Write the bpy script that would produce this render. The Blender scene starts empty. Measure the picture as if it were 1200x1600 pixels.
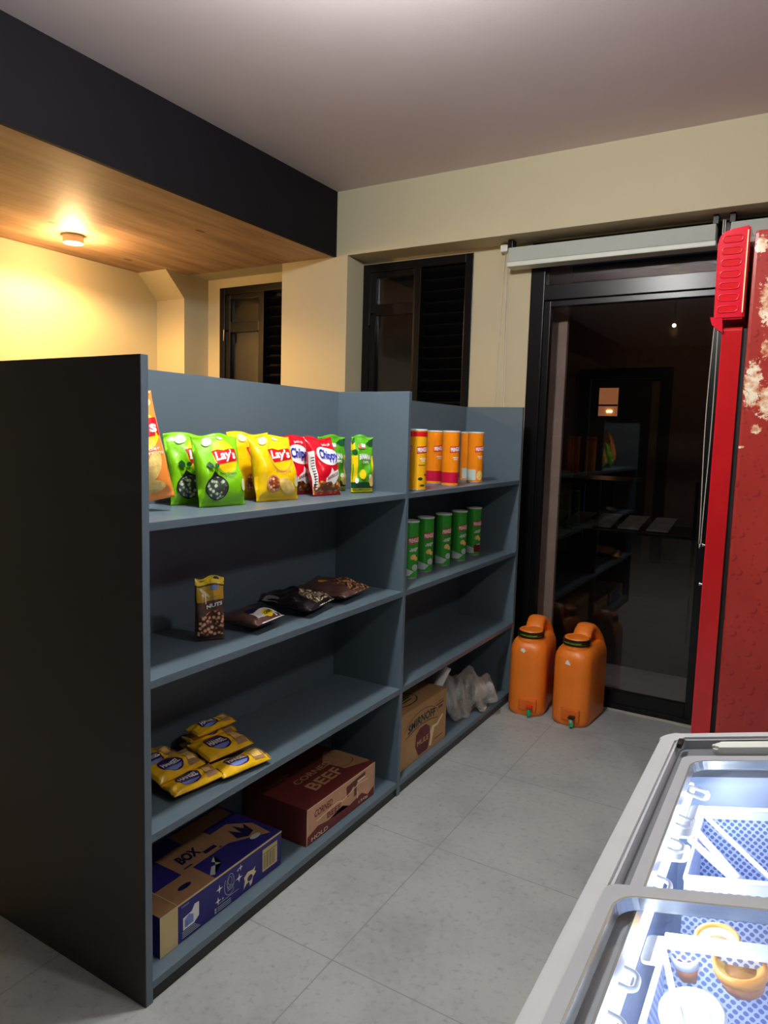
import bpy, bmesh, math, random
from mathutils import Vector, Matrix
from math import sin, cos, pi, radians as R
random.seed(7)
SC = bpy.context.scene
COL = SC.collection

# ------------------------------------------------------------------ camera
cd = bpy.data.cameras.new('camera'); cam = bpy.data.objects.new('camera', cd); COL.objects.link(cam)
cd.sensor_fit = 'HORIZONTAL'; cd.sensor_width = 36.0; cd.lens = 36.0 * 1103.82 / 1200; cd.clip_start = 0.05
_yaw, _pit, _rol = -0.5382, -0.108, 0.0281
_f = Vector((sin(_yaw)*cos(_pit), cos(_yaw)*cos(_pit), sin(_pit)))
_r = Vector((cos(_yaw), -sin(_yaw), 0)); _u = _r.cross(_f)
_r2 = _r*cos(_rol) + _u*sin(_rol); _u2 = -_r*sin(_rol) + _u*cos(_rol)
_m = Matrix((_r2, _u2, -_f)).transposed().to_4x4(); _m.translation = (1.2323, -1.0392, 1.3541)
cam.matrix_world = _m
SC.camera = cam

# ------------------------------------------------------------------ world, exposure
w = bpy.data.worlds.new('world'); SC.world = w; w.use_nodes = True
w.node_tree.nodes['Background'].inputs[0].default_value = (0.010, 0.013, 0.022, 1)
w.node_tree.nodes['Background'].inputs[1].default_value = 0.6
vs = SC.view_settings
vs.view_transform = 'Standard'; vs.look = 'None'; vs.exposure = 0.24; vs.gamma = 1; vs.use_curve_mapping = False
SC.cycles.max_bounces = 12; SC.cycles.diffuse_bounces = 5; SC.cycles.glossy_bounces = 5
SC.cycles.transparent_max_bounces = 16; SC.cycles.transmission_bounces = 8
SC.cycles.use_denoising = True; SC.cycles.sample_clamp_indirect = 6; SC.cycles.caustics_reflective = False

def light(name, kind, loc, power, color, size=0.1, rot=(0, 0, 0), **k):
    d = bpy.data.lights.new(name, kind); d.energy = power; d.color = color
    if kind == 'AREA':
        d.shape = k.get('shape', 'DISK'); d.size = size
        if 'size_y' in k: d.size_y = k['size_y']
        if 'spread' in k: d.spread = k['spread']
    elif kind in ('POINT', 'SPOT'):
        d.shadow_soft_size = size
        if kind == 'SPOT': d.spot_size = k.get('angle', 1.5); d.spot_blend = k.get('blend', 0.6)
    o = bpy.data.objects.new(name, d); COL.objects.link(o); o.location = loc; o.rotation_euler = rot
    return o

LAMP = (0.268, 0.33)
# ceiling lamp above the aisle, an added unseen fill lamp beside the freezer, the warm lamp under the timber soffit, a lamp in the yard
light('aisle_lamp_light', 'POINT', (LAMP[0], LAMP[1], 2.57), 150, (1.0, 1.0, 0.97), 0.055)
light('side_fill_light', 'POINT', (2.0, 0.35, 2.57), 44, (1.0, 0.99, 0.97), 0.06)  # added fill that lifts the shadows inside the shelves
light('soffit_lamp_light', 'SPOT', (-2.20, 1.42, 2.31), 92, (1.0, 0.58, 0.19), 0.04, angle=R(164), blend=0.4)
light('soffit_lamp_glow', 'POINT', (-2.20, 1.42, 2.26), 17, (1.0, 0.60, 0.26), 0.04)
light('yard_lamp_light', 'POINT', (0.0, 6.4, 2.45), 2.2, (1.0, 0.6, 0.3), 0.05)

# ------------------------------------------------------------------ materials
def srgb(c):
    return tuple((x/255/12.92 if x/255 <= 0.04045 else ((x/255+0.055)/1.055)**2.4) for x in c) + (1,)
def nm(name):
    m = bpy.data.materials.new(name); m.use_nodes = True
    return m, m.node_tree, m.node_tree.nodes['Principled BSDF']
def coords(nt, scale=(1, 1, 1), rot=(0, 0, 0)):
    tc = nt.nodes.new('ShaderNodeTexCoord'); mp = nt.nodes.new('ShaderNodeMapping')
    nt.links.new(tc.outputs['Object'], mp.inputs[0]); mp.inputs['Scale'].default_value = scale; mp.inputs['Rotation'].default_value = rot
    return mp.outputs[0]
def noise(nt, vec, scale, detail=4, rough=0.5):
    n = nt.nodes.new('ShaderNodeTexNoise'); n.inputs['Scale'].default_value = scale
    n.inputs['Detail'].default_value = detail; n.inputs['Roughness'].default_value = rough
    if vec is not None: nt.links.new(vec, n.inputs['Vector'])
    return n.outputs['Fac']
def ramp(nt, fac, stops):
    r = nt.nodes.new('ShaderNodeValToRGB'); nt.links.new(fac, r.inputs[0])
    e = r.color_ramp.elements
    while len(e) < len(stops): e.new(0.5)
    for i, (p, c) in enumerate(stops): e[i].position = p; e[i].color = c
    return r.outputs[0]
def mix(nt, fac, a, b, mode='MIX'):
    n = nt.nodes.new('ShaderNodeMix'); n.data_type = 'RGBA'; n.blend_type = mode
    for s, v in ((n.inputs[0], fac), (n.inputs[6], a), (n.inputs[7], b)):
        if hasattr(v, 'links'): nt.links.new(v, s)
        else: s.default_value = v
    return n.outputs[2]
def math_(nt, op, a, b=0.0):
    n = nt.nodes.new('ShaderNodeMath'); n.operation = op
    for s, v in ((n.inputs[0], a), (n.inputs[1], b)):
        if hasattr(v, 'links'): nt.links.new(v, s)
        else: s.default_value = v
    return n.outputs[0]
def bump(nt, p, h, strength=0.2, dist=0.01):
    b = nt.nodes.new('ShaderNodeBump'); b.inputs['Strength'].default_value = strength; b.inputs['Distance'].default_value = dist
    nt.links.new(h, b.inputs['Height']); nt.links.new(b.outputs[0], p.inputs['Normal'])
def mat(name, rgb, rough=0.5, metal=0.0, var=0.08, nscale=12, bmp=0.0, coat=0.0, spec=0.5, bscale=None, emit=None):
    """painted / printed / moulded surface: one colour with a little procedural unevenness"""
    m, nt, p = nm(name); v = coords(nt)
    c = srgb(rgb); n = noise(nt, v, nscale)
    d = tuple(max(0, x*(1-var)) for x in c[:3]) + (1,); l = tuple(min(1, x*(1+var)) for x in c[:3]) + (1,)
    nt.links.new(ramp(nt, n, [(0.3, d), (0.7, l)]), p.inputs['Base Color'])
    p.inputs['Roughness'].default_value = rough; p.inputs['Metallic'].default_value = metal
    p.inputs['Coat Weight'].default_value = coat; p.inputs['Specular IOR Level'].default_value = spec
    if bmp: bump(nt, p, noise(nt, v, bscale or nscale*4), bmp, 0.004)
    if emit: p.inputs['Emission Color'].default_value = srgb(emit[0]); p.inputs['Emission Strength'].default_value = emit[1]
    return m
M = {}
def mk(k, *a, **kw): M[k] = mat(k, *a, **kw)
mk('shelf_paint', (88, 104, 114), 0.36, var=0.04, nscale=3, bmp=0.03, bscale=60)
mk('shelf_edge', (98, 113, 124), 0.4, var=0.04)
mk('panel_shade', (38, 33, 36), 0.5, var=0.05, nscale=2)  # shelf paint darkened: shade of the unlit near end put into colour
mk('bulkhead', (20, 18, 22), 0.75, var=0.06, spec=0.12)
mk('black_frame', (10, 10, 13), 0.28, var=0.1, spec=0.35)
mk('black', (8, 8, 10), 0.5)
mk('blind_fabric', (165, 172, 165), 0.7, var=0.03)
mk('blind_rail', (205, 210, 200), 0.45, var=0.03)
mk('cord', (215, 212, 200), 0.6)
mk('white_plastic', (225, 225, 220), 0.35)
mk('screw', (200, 200, 200), 0.25, metal=0.9)
mk('cooler_red', (200, 16, 26), 0.22, var=0.05, coat=0.4)
mk('cooler_door_red', (178, 26, 30), 0.2, var=0.06, coat=0.5)
mk('hood_red', (205, 10, 40), 0.25, var=0.03, coat=0.5)
mk('rubber', (12, 10, 12), 0.6)
mk('orange_plastic', (240, 126, 34), 0.4, var=0.06, nscale=6, bmp=0.06, bscale=30)
mk('ring_black', (18, 26, 18), 0.4)
mk('tap_green', (10, 175, 110), 0.25)
mk('tap_red', (215, 40, 20), 0.35)
mk('tap_clear', (190, 200, 195), 0.15, metal=0.3)
mk('freezer_grey', (176, 178, 180), 0.42, var=0.03)
mk('freezer_dark', (96, 100, 104), 0.5, var=0.05)
mk('freezer_lid', (158, 160, 164), 0.35, var=0.03)
mk('liner', (205, 218, 240), 0.35, var=0.04)
mk('wire_white', (226, 230, 240), 0.3, var=0.02)
mk('tub_gold', (225, 150, 70), 0.35, var=0.1)
mk('tub_brown', (196, 130, 90), 0.4, var=0.2, nscale=60)
mk('tub_white', (225, 228, 235), 0.3, var=0.1, nscale=30)
mk('lamp_body', (235, 230, 220), 0.4)
M['lamp_glow'] = mat('lamp_glow', (255, 245, 225), 0.5, emit=((255, 244, 226), 18))
M['lamp_glow_warm'] = mat('lamp_glow_warm', (255, 225, 160), 0.5, emit=((255, 215, 140), 9))
M['led'] = mat('led', (235, 242, 255), 0.5, emit=((232, 240, 255), 7))
M['pane_reflection'] = mat('pane_reflection', (255, 190, 140), 0.5, emit=((205, 130, 85), 0.45), var=0.3, nscale=5)  # glowing stand-in for a lit pane reflected in the door glass
mk('outside_wall', (120, 100, 85), 0.8, var=0.1)
mk('outside_column', (214, 194, 178), 0.8, var=0.06)
mk('outside_ground', (70, 68, 70), 0.7, var=0.2)
mk('metal_rod', (170, 170, 165), 0.3, metal=0.6)
mk('tray', (150, 148, 140), 0.6, var=0.2)
mk('white', (240, 240, 236), 0.35, var=0.02)
mk('cream', (232, 215, 165), 0.5, var=0.04)
mk('red', (206, 16, 30), 0.3, var=0.05)
mk('dark_red', (120, 18, 26), 0.4)
mk('blue', (22, 40, 160), 0.3)
mk('navy', (26, 28, 110), 0.45, var=0.1)
mk('navy_print', (16, 18, 62), 0.5, var=0.15)
mk('purple', (52, 24, 84), 0.35, var=0.1)
mk('lilac', (120, 140, 205), 0.35)
mk('yellow', (250, 214, 20), 0.3, var=0.05)
mk('green_dark', (14, 74, 34), 0.35, var=0.2, nscale=40)
mk('green_light', (150, 214, 40), 0.35)
mk('ink', (20, 20, 20), 0.4)
mk('gold', (214, 166, 50), 0.3, var=0.1)
mk('foil_green', (126, 200, 18), 0.27, var=0.12, bmp=0.5, bscale=26)
mk('foil_yellow', (244, 196, 8), 0.27, var=0.12, bmp=0.5, bscale=26)
mk('foil_red', (205, 12, 34), 0.25, var=0.1, bmp=0.5, bscale=26)
mk('foil_banana', (84, 170, 24), 0.27, var=0.12, bmp=0.2, bscale=45)
mk('foil_pack', (240, 190, 30), 0.25, var=0.16, nscale=30, bmp=0.3, bscale=50)
mk('foil_orange', (238, 140, 60), 0.27, var=0.12, bmp=0.2, bscale=45)
mk('foil_black', (34, 28, 30), 0.25, var=0.4, nscale=30, bmp=0.4, bscale=60)
mk('foil_brown', (92, 66, 58), 0.3, var=0.3, nscale=30, bmp=0.3, bscale=60)
mk('foil_gold', (206, 150, 30), 0.25, var=0.25, nscale=40, bmp=0.3, bscale=60)
mk('silver', (205, 206, 200), 0.2, metal=0.7)
mk('carton', (178, 140, 92), 0.75, var=0.06, bmp=0.05)
mk('carton_cream', (206, 186, 132), 0.7, var=0.06)
mk('carton_tan', (164, 124, 84), 0.7, var=0.12)
mk('carton_navy', (36, 32, 112), 0.55, var=0.08)
mk('carton_red', (108, 40, 36), 0.6, var=0.12, nscale=8)
mk('carton_side', (196, 150, 116), 0.6, var=0.12, nscale=10)
mk('letter_tan', (196, 150, 100), 0.6)
mk('maroon', (96, 26, 30), 0.5, var=0.1)
mk('can_orange', (246, 140, 16), 0.25, var=0.03, coat=0.5)
mk('can_amber', (246, 178, 20), 0.25, var=0.04, coat=0.5)
mk('can_green', (52, 160, 48), 0.25, var=0.04, coat=0.5)
mk('crimson', (196, 20, 60), 0.3)
mk('label_grey', (190, 205, 195), 0.3, var=0.1)
mk('chip', (238, 200, 110), 0.5, var=0.2, nscale=60)
mk('chip_pale', (222, 226, 170), 0.45, var=0.15, nscale=60)

def blotch(name, cols, scale, rough=0.3, stops=(0.35, 0.5, 0.65)):
    m, nt, p = nm(name); v = coords(nt)
    vo = nt.nodes.new('ShaderNodeTexVoronoi'); vo.inputs['Scale'].default_value = scale; nt.links.new(v, vo.inputs['Vector'])
    f = math_(nt, 'MULTIPLY', vo.outputs['Distance'], 1.2)
    nt.links.new(ramp(nt, f, [(s, srgb(c)) for s, c in zip(stops, cols)]), p.inputs['Base Color'])
    p.inputs['Roughness'].default_value = rough; bump(nt, p, f, 0.5, 0.003)
    return m
M['nuts'] = blotch('nuts', [(236, 186, 140), (196, 132, 90), (70, 34, 16)], 95)
M['chips_photo'] = blotch('chips_photo', [(238, 180, 100), (206, 130, 50), (120, 60, 20)], 60)
M['seeds'] = blotch('seeds', [(250, 240, 205), (226, 206, 160), (80, 66, 54)], 130)
M['seeds_brown'] = blotch('seeds_brown', [(246, 196, 140), (200, 130, 80), (70, 40, 26)], 110)
M['cucumber'] = blotch('cucumber', [(190, 200, 170), (110, 120, 100), (50, 60, 50)], 90)
M['potato_pot'] = blotch('potato_pot', [(240, 190, 130), (190, 100, 50), (120, 60, 30)], 90)

def wall_mat(name, rgb, rough=0.75):
    m, nt, p = nm(name); v = coords(nt); c = srgb(rgb)
    n = noise(nt, v, 1.6, 5, 0.6); d = tuple(x*0.93 for x in c[:3])+(1,)
    nt.links.new(ramp(nt, n, [(0.3, d), (0.7, c)]), p.inputs['Base Color'])
    p.inputs['Roughness'].default_value = rough; p.inputs['Specular IOR Level'].default_value = 0.3
    bump(nt, p, noise(nt, v, 90, 3), 0.08, 0.003); return m
M['wall'] = wall_mat('cream_wall_paint', (190, 181, 152))
M['dark_wall'] = wall_mat('dark_rear_wall_paint', (70, 66, 66))
M['ceiling'] = wall_mat('ceiling_paint', (222, 210, 214))

def floor_mat():
    m, nt, p = nm('grey_stone_tile')
    tc = nt.nodes.new('ShaderNodeTexCoord'); sx = nt.nodes.new('ShaderNodeSeparateXYZ'); nt.links.new(tc.outputs['Object'], sx.inputs[0])
    def joint(val, off, half):
        a = math_(nt, 'FRACT', math_(nt, 'DIVIDE', math_(nt, 'SUBTRACT', val, off), 0.6))
        d = math_(nt, 'MINIMUM', a, math_(nt, 'SUBTRACT', 1.0, a))
        return math_(nt, 'LESS_THAN', d, half)
    jx = joint(sx.outputs[0], 0.277, 0.0028); jy = joint(sx.outputs[1], 0.363, 0.0028)
    j = math_(nt, 'MAXIMUM', jx, jy)
    n1 = noise(nt, tc.outputs['Object'], 3.0, 6, 0.6); n2 = noise(nt, tc.outputs['Object'], 45, 5, 0.7)
    base = ramp(nt, n1, [(0.3, srgb((145, 149, 147))), (0.52, srgb((163, 167, 164))), (0.75, srgb((170, 173, 170)))])
    sp = ramp(nt, n2, [(0.27, srgb((212, 212, 212))), (0.45, srgb((250, 250, 250))), (0.72, (1, 1, 1, 1))])
    c = mix(nt, 1.0, base, sp, 'MULTIPLY')
    n3 = noise(nt, tc.outputs['Object'], 110, 2, 0.5)
    c = mix(nt, math_(nt, 'MULTIPLY', math_(nt, 'GREATER_THAN', n3, 0.76), 0.35), c, srgb((200, 200, 196)))
    c = mix(nt, math_(nt, 'MULTIPLY', j, 0.75), c, srgb((122, 121, 118)))
    nt.links.new(c, p.inputs['Base Color'])
    nt.links.new(math_(nt, 'ADD', 0.42, math_(nt, 'MULTIPLY', n1, 0.2)), p.inputs['Roughness'])
    bump(nt, p, math_(nt, 'SUBTRACT', n2, math_(nt, 'MULTIPLY', j, 1.5)), 0.08, 0.004)
    return m
M['floor'] = floor_mat()

def wood_mat():
    m, nt, p = nm('timber_soffit'); v = coords(nt, (5, 0.5, 5))
    n = noise(nt, v, 3, 8, 0.65)
    c = ramp(nt, n, [(0.25, srgb((120, 92, 70))), (0.5, srgb((166, 134, 104))), (0.75, srgb((190, 158, 124)))])
    tc = nt.nodes.new('ShaderNodeTexCoord'); sx = nt.nodes.new('ShaderNodeSeparateXYZ'); nt.links.new(tc.outputs['Object'], sx.inputs[0])
    a = math_(nt, 'FRACT', math_(nt, 'DIVIDE', math_(nt, 'ADD', sx.outputs[0], 2.6), 0.36))
    j = math_(nt, 'LESS_THAN', a, 0.012)
    c = mix(nt, math_(nt, 'MULTIPLY', j, 0.6), c, srgb((50, 32, 20)))
    kv = coords(nt, (3.2, 1.5, 1)); vo = nt.nodes.new('ShaderNodeTexVoronoi'); vo.inputs['Scale'].default_value = 1.6; nt.links.new(kv, vo.inputs['Vector'])
    k = math_(nt, 'LESS_THAN', vo.outputs['Distance'], 0.085)
    c = mix(nt, math_(nt, 'MULTIPLY', k, 0.7), c, srgb((64, 38, 22)))
    nt.links.new(c, p.inputs['Base Color']); p.inputs['Roughness'].default_value = 0.62
    bump(nt, p, n, 0.15, 0.004); return m
M['wood'] = wood_mat()

def glass_mat(name, tint=(1, 1, 1, 1), refl=0.6, rough=0.02):
    m = bpy.data.materials.new(name); m.use_nodes = True; nt = m.node_tree; nt.nodes.clear()
    out = nt.nodes.new('ShaderNodeOutputMaterial'); mx = nt.nodes.new('ShaderNodeMixShader')
    tr = nt.nodes.new('ShaderNodeBsdfTransparent'); gl = nt.nodes.new('ShaderNodeBsdfGlossy')
    tr.inputs[0].default_value = tint; gl.inputs['Roughness'].default_value = rough; gl.inputs['Color'].default_value = (refl, refl, refl, 1)
    fr = nt.nodes.new('ShaderNodeLayerWeight'); fr.inputs[0].default_value = 0.5
    fac = math_(nt, 'ADD', 0.045, math_(nt, 'MULTIPLY', math_(nt, 'POWER', fr.outputs['Facing'], 4.5), 0.95))
    v = coords(nt); n = noise(nt, v, 4, 3)
    nt.links.new(math_(nt, 'MULTIPLY', fac, math_(nt, 'ADD', 0.9, math_(nt, 'MULTIPLY', n, 0.2))), mx.inputs[0])
    nt.links.new(tr.outputs[0], mx.inputs[1]); nt.links.new(gl.outputs[0], mx.inputs[2]); nt.links.new(mx.outputs[0], out.inputs[0])
    return m
M['glass'] = glass_mat('door_glass', (0.80, 0.78, 0.78, 1), 0.9)
M['lid_glass'] = glass_mat('lid_glass', (0.96, 0.975, 0.99, 1), 0.8)
M['clear_film'] = None
def film_mat():
    m = bpy.data.materials.new('clear_film'); m.use_nodes = True; nt = m.node_tree
    p = nt.nodes['Principled BSDF']; p.inputs['Base Color'].default_value = srgb((232, 230, 222)); p.inputs['Roughness'].default_value = 0.1
    p.inputs['Alpha'].default_value = 0.42
    v = coords(nt); bump(nt, p, noise(nt, v, 40, 5), 0.6, 0.01)
    lw = nt.nodes.new('ShaderNodeLayerWeight'); lw.inputs[0].default_value = 0.45
    nt.links.new(math_(nt, 'ADD', 0.16, math_(nt, 'MULTIPLY', lw.outputs['Facing'], 0.6)), p.inputs['Alpha'])
    return m
M['clear_film'] = film_mat()

def perf_mat():
    m, nt, p = nm('perforated_white'); tc = nt.nodes.new('ShaderNodeTexCoord'); sx = nt.nodes.new('ShaderNodeSeparateXYZ')
    nt.links.new(tc.outputs['UV'], sx.inputs[0])
    k = 2*pi/0.0105
    a = math_(nt, 'SINE', math_(nt, 'MULTIPLY', math_(nt, 'ADD', sx.outputs[0], sx.outputs[1]), k*0.5))
    b = math_(nt, 'SINE', math_(nt, 'MULTIPLY', math_(nt, 'SUBTRACT', sx.outputs[0], sx.outputs[1]), k*0.5))
    h = math_(nt, 'GREATER_THAN', math_(nt, 'ABSOLUTE', math_(nt, 'MULTIPLY', a, b)), 0.42)
    nt.links.new(mix(nt, h, srgb((214, 224, 244)), srgb((112, 132, 184))), p.inputs['Base Color'])  # holes are opaque dark dots, the darkness behind them put into colour
    p.inputs['Roughness'].default_value = 0.4
    return m
M['perforated'] = perf_mat()

def decal_panel_mat():
    """printed side of the drinks cooler: red with water drops and pale gold splashes"""
    m, nt, p = nm('cooler_side_print'); tc = nt.nodes.new('ShaderNodeTexCoord'); ob = tc.outputs['Object']
    sx = nt.nodes.new('ShaderNodeSeparateXYZ'); nt.links.new(ob, sx.inputs[0])
    base = ramp(nt, noise(nt, ob, 3, 3), [(0.3, srgb((150, 40, 36))), (0.7, srgb((164, 52, 44)))])
    def drops(scale, r, seed):
        mp = nt.nodes.new('ShaderNodeMapping'); nt.links.new(ob, mp.inputs[0]); mp.inputs['Location'].default_value = (seed, 0, seed*2)
        vo = nt.nodes.new('ShaderNodeTexVoronoi'); vo.inputs['Scale'].default_value = scale; vo.inputs['Randomness'].default_value = 1
        nt.links.new(mp.outputs[0], vo.inputs['Vector'])
        mp2 = nt.nodes.new('ShaderNodeMapping'); nt.links.new(ob, mp2.inputs[0]); mp2.inputs['Location'].default_value = (seed+0.006, 0, seed*2-0.004)
        v2 = nt.nodes.new('ShaderNodeTexVoronoi'); v2.inputs['Scale'].default_value = scale; nt.links.new(mp2.outputs[0], v2.inputs['Vector'])
        ins = math_(nt, 'LESS_THAN', vo.outputs['Distance'], r); ins2 = math_(nt, 'LESS_THAN', v2.outputs['Distance'], r)
        return math_(nt, 'MULTIPLY', ins, math_(nt, 'SUBTRACT', 1.0, ins2))
    c = mix(nt, math_(nt, 'MULTIPLY', drops(20, 0.27, 0.3), 0.5), base, srgb((96, 12, 26)))
    c = mix(nt, math_(nt, 'MULTIPLY', drops(40, 0.22, 0.9), 0.4), c, srgb((110, 16, 28)))
    n = noise(nt, ob, 60, 6, 0.75); n2 = noise(nt, ob, 17, 5, 0.7)
    msk = None
    for (x, z, rx, rz) in ((1.09, 1.84, 0.055, 0.12), (1.04, 2.02, 0.028, 0.035), (1.048, 1.56, 0.036, 0.10), (1.10, 1.50, 0.05, 0.07), (1.068, 1.41, 0.02, 0.022), (1.08, 1.68, 0.02, 0.04), (1.030, 1.348, 0.012, 0.006)):
        dx = math_(nt, 'DIVIDE', math_(nt, 'SUBTRACT', sx.outputs[0], x), rx); dz = math_(nt, 'DIVIDE', math_(nt, 'SUBTRACT', sx.outputs[2], z), rz)
        d = math_(nt, 'SUBTRACT', 1.0, math_(nt, 'SQRT', math_(nt, 'ADD', math_(nt, 'MULTIPLY', dx, dx), math_(nt, 'MULTIPLY', dz, dz))))
        msk = d if msk is None else math_(nt, 'MAXIMUM', msk, d)
    s = math_(nt, 'ADD', math_(nt, 'MULTIPLY', math_(nt, 'SUBTRACT', n, 0.5), 2.2), msk)
    on = math_(nt, 'GREATER_THAN', s, 0.28)
    sc = ramp(nt, n2, [(0.36, srgb((150, 30, 34))), (0.46, srgb((208, 150, 110))), (0.58, srgb((240, 226, 200)))])
    c = mix(nt, on, c, sc)
    nt.links.new(c, p.inputs['Base Color']); p.inputs['Roughness'].default_value = 0.3; p.inputs['Coat Weight'].default_value = 0.3
    return m
M['cooler_side'] = decal_panel_mat()

# ------------------------------------------------------------------ helpers
def thing(name, label, cat, loc=(0, 0, 0), rot=(0, 0, 0), group=None):
    o = bpy.data.objects.new(name, None); COL.objects.link(o); o.empty_display_size = 0.05
    o.location = loc; o.rotation_euler = rot; o['label'] = label; o['category'] = cat
    if group: o['group'] = group
    return o
def obj(name, bm, m, parent=None, smooth=False, label=None, world=False):
    me = bpy.data.meshes.new(name); bm.to_mesh(me); bm.free(); me.materials.append(M[m] if isinstance(m, str) else m)
    if smooth: me.shade_smooth()
    o = bpy.data.objects.new(name, me); COL.objects.link(o)
    if parent is not None:
        o.parent = parent
        if world: o.matrix_parent_inverse = W(parent).inverted()
    if label: o['label'] = label
    return o
def W(o):
    from mathutils import Euler
    m = Matrix.Translation(o.location) @ Euler(o.rotation_euler).to_matrix().to_4x4()
    return (W(o.parent) @ o.matrix_parent_inverse @ m) if o.parent else m
def struct(name, bm, m, label=None, smooth=False):
    o = obj(name, bm, m, smooth=smooth); o['kind'] = 'structure'
    if label: o['label'] = label
    return o
def tag(o, label, cat, group=None):
    o['label'] = label; o['category'] = cat
    if group: o['group'] = group
    return o
def BM(): return bmesh.new()
def box(bm, x0, x1, y0, y1, z0, z1, bev=0.0, f=None):
    b = bmesh.new(); bmesh.ops.create_cube(b, size=1)
    for v in b.verts: v.co = Vector(((x0+x1)/2 + v.co.x*(x1-x0), (y0+y1)/2 + v.co.y*(y1-y0), (z0+z1)/2 + v.co.z*(z1-z0)))
    if bev: bmesh.ops.bevel(b, geom=b.edges[:], offset=bev, segments=2, affect='EDGES', profile=0.6)
    if f:
        for v in b.verts: v.co = f(v.co)
    merge(bm, b); return bm
def merge(bm, b):
    me = bpy.data.meshes.new('t'); b.to_mesh(me); b.free(); bm.from_mesh(me); bpy.data.meshes.remove(me)
def tube(bm, pts, r, n=8, closed=False, caps=True):
    pts = [Vector(p) for p in pts]; N = len(pts); rings = []; prev = None
    for i, p in enumerate(pts):
        if closed: t = pts[(i+1) % N] - pts[i-1]
        else: t = pts[min(i+1, N-1)] - pts[max(i-1, 0)]
        t.normalize()
        if prev is None:
            a = Vector((0, 0, 1)) if abs(t.z) < 0.9 else Vector((1, 0, 0)); a = (a - t*a.dot(t)).normalized()
        else: a = (prev - t*prev.dot(t)).normalized()
        prev = a; b = t.cross(a); rr = r[i] if isinstance(r, (list, tuple)) else r
        rings.append([bm.verts.new(p + a*rr*cos(2*pi*k/n) + b*rr*sin(2*pi*k/n)) for k in range(n)])
    for i in range(N if closed else N-1):
        A, B = rings[i], rings[(i+1) % N]
        for k in range(n): bm.faces.new((A[k], A[(k+1) % n], B[(k+1) % n], B[k]))
    if caps and not closed: bm.faces.new(rings[0][::-1]); bm.faces.new(rings[-1])
    return bm
def lathe(bm, prof, n=32, c=(0, 0, 0), close=True):
    rings = []
    for (r, z) in prof:
        rings.append([bm.verts.new((c[0]+r*cos(2*pi*k/n), c[1]+r*sin(2*pi*k/n), c[2]+z)) for k in range(n)])
    for A, B in zip(rings, rings[1:]):
        for k in range(n): bm.faces.new((A[k], A[(k+1) % n], B[(k+1) % n], B[k]))
    if close: bm.faces.new(rings[0][::-1]); bm.faces.new(rings[-1])
    return bm
def rrect(x0, x1, y0, y1, r, n=5):
    out = []
    for cx, cy, a0 in ((x1-r, y1-r, 0), (x0+r, y1-r, pi/2), (x0+r, y0+r, pi), (x1-r, y0+r, 3*pi/2)):
        for k in range(n+1): a = a0 + pi/2*k/n; out.append((cx+r*cos(a), cy+r*sin(a)))
    return out
def prism(bm, poly, a0, a1, f=lambda x, y, z: Vector((x, y, z))):
    A = [bm.verts.new(f(x, y, a0)) for x, y in poly]; B = [bm.verts.new(f(x, y, a1)) for x, y in poly]; n = len(poly)
    for k in range(n): bm.faces.new((A[k], A[(k+1) % n], B[(k+1) % n], B[k]))
    bm.faces.new(A[::-1]); bm.faces.new(B); return bm
def ring(bm, P, Q, a0, a1, f=lambda x, y, z: Vector((x, y, z))):
    n = len(P); A = [bm.verts.new(f(x, y, a0)) for x, y in P]; B = [bm.verts.new(f(x, y, a1)) for x, y in P]
    C = [bm.verts.new(f(x, y, a0)) for x, y in Q]; D = [bm.verts.new(f(x, y, a1)) for x, y in Q]
    for k in range(n):
        j = (k+1) % n
        bm.faces.new((A[k], A[j], B[j], B[k])); bm.faces.new((B[k], B[j], D[j], D[k])); bm.faces.new((D[k], D[j], C[j], C[k])); bm.faces.new((C[k], C[j], A[j], A[k]))
    return bm

# flat artwork (lettering and shapes) laid onto surfaces
_tc = {}
def text2d(s, x, y, w, h, shear=0.0, bold=0.0, arc=0.0, rot=0.0, ybias=0.0):
    key = (s, bold)
    if key not in _tc:
        c = bpy.data.curves.new('t', 'FONT'); c.body = s; c.size = 1; c.resolution_u = 3; c.offset = bold
        o = bpy.data.objects.new('t', c); COL.objects.link(o)
        dg = bpy.context.evaluated_depsgraph_get(); me = bpy.data.meshes.new_from_object(o.evaluated_get(dg))
        vs_ = [(v.co.x, v.co.y) for v in me.vertices]; fs = [tuple(p.vertices) for p in me.polygons]
        bpy.data.objects.remove(o); bpy.data.curves.remove(c); bpy.data.meshes.remove(me); _tc[key] = (vs_, fs)
    vs_, fs = _tc[key]
    x0 = min(v[0] for v in vs_); x1 = max(v[0] for v in vs_); y0 = min(v[1] for v in vs_); y1 = max(v[1] for v in vs_)
    out = []
    for (a, b) in vs_:
        u = (a-x0)/(x1-x0)-0.5; v = (b-y0)/(y1-y0)-0.5
        px = u*w + shear*v*h; py = v*h*(1+ybias*u) + arc*(0.25-u*u)*h
        out.append((x + px*cos(rot) - py*sin(rot), y + px*sin(rot) + py*cos(rot)))
    return (out, fs)
def poly2d(pts): return ([tuple(p) for p in pts], [tuple(range(len(pts)))])
def ell(x, y, a, b, n=28, rot=0): return poly2d([(x+a*cos(t)*cos(rot)-b*sin(t)*sin(rot), y+a*cos(t)*sin(rot)+b*sin(t)*cos(rot)) for t in [2*pi*k/n for k in range(n)]])
def rect2d(x0, y0, x1, y1): return poly2d([(x0, y0), (x1, y0), (x1, y1), (x0, y1)])
def star2d(x, y, r, n=4, inner=0.28): return poly2d([(x+(r if k % 2 == 0 else r*inner)*cos(pi*k/n+pi/2), y+(r if k % 2 == 0 else r*inner)*sin(pi*k/n+pi/2)) for k in range(2*n)])
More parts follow.
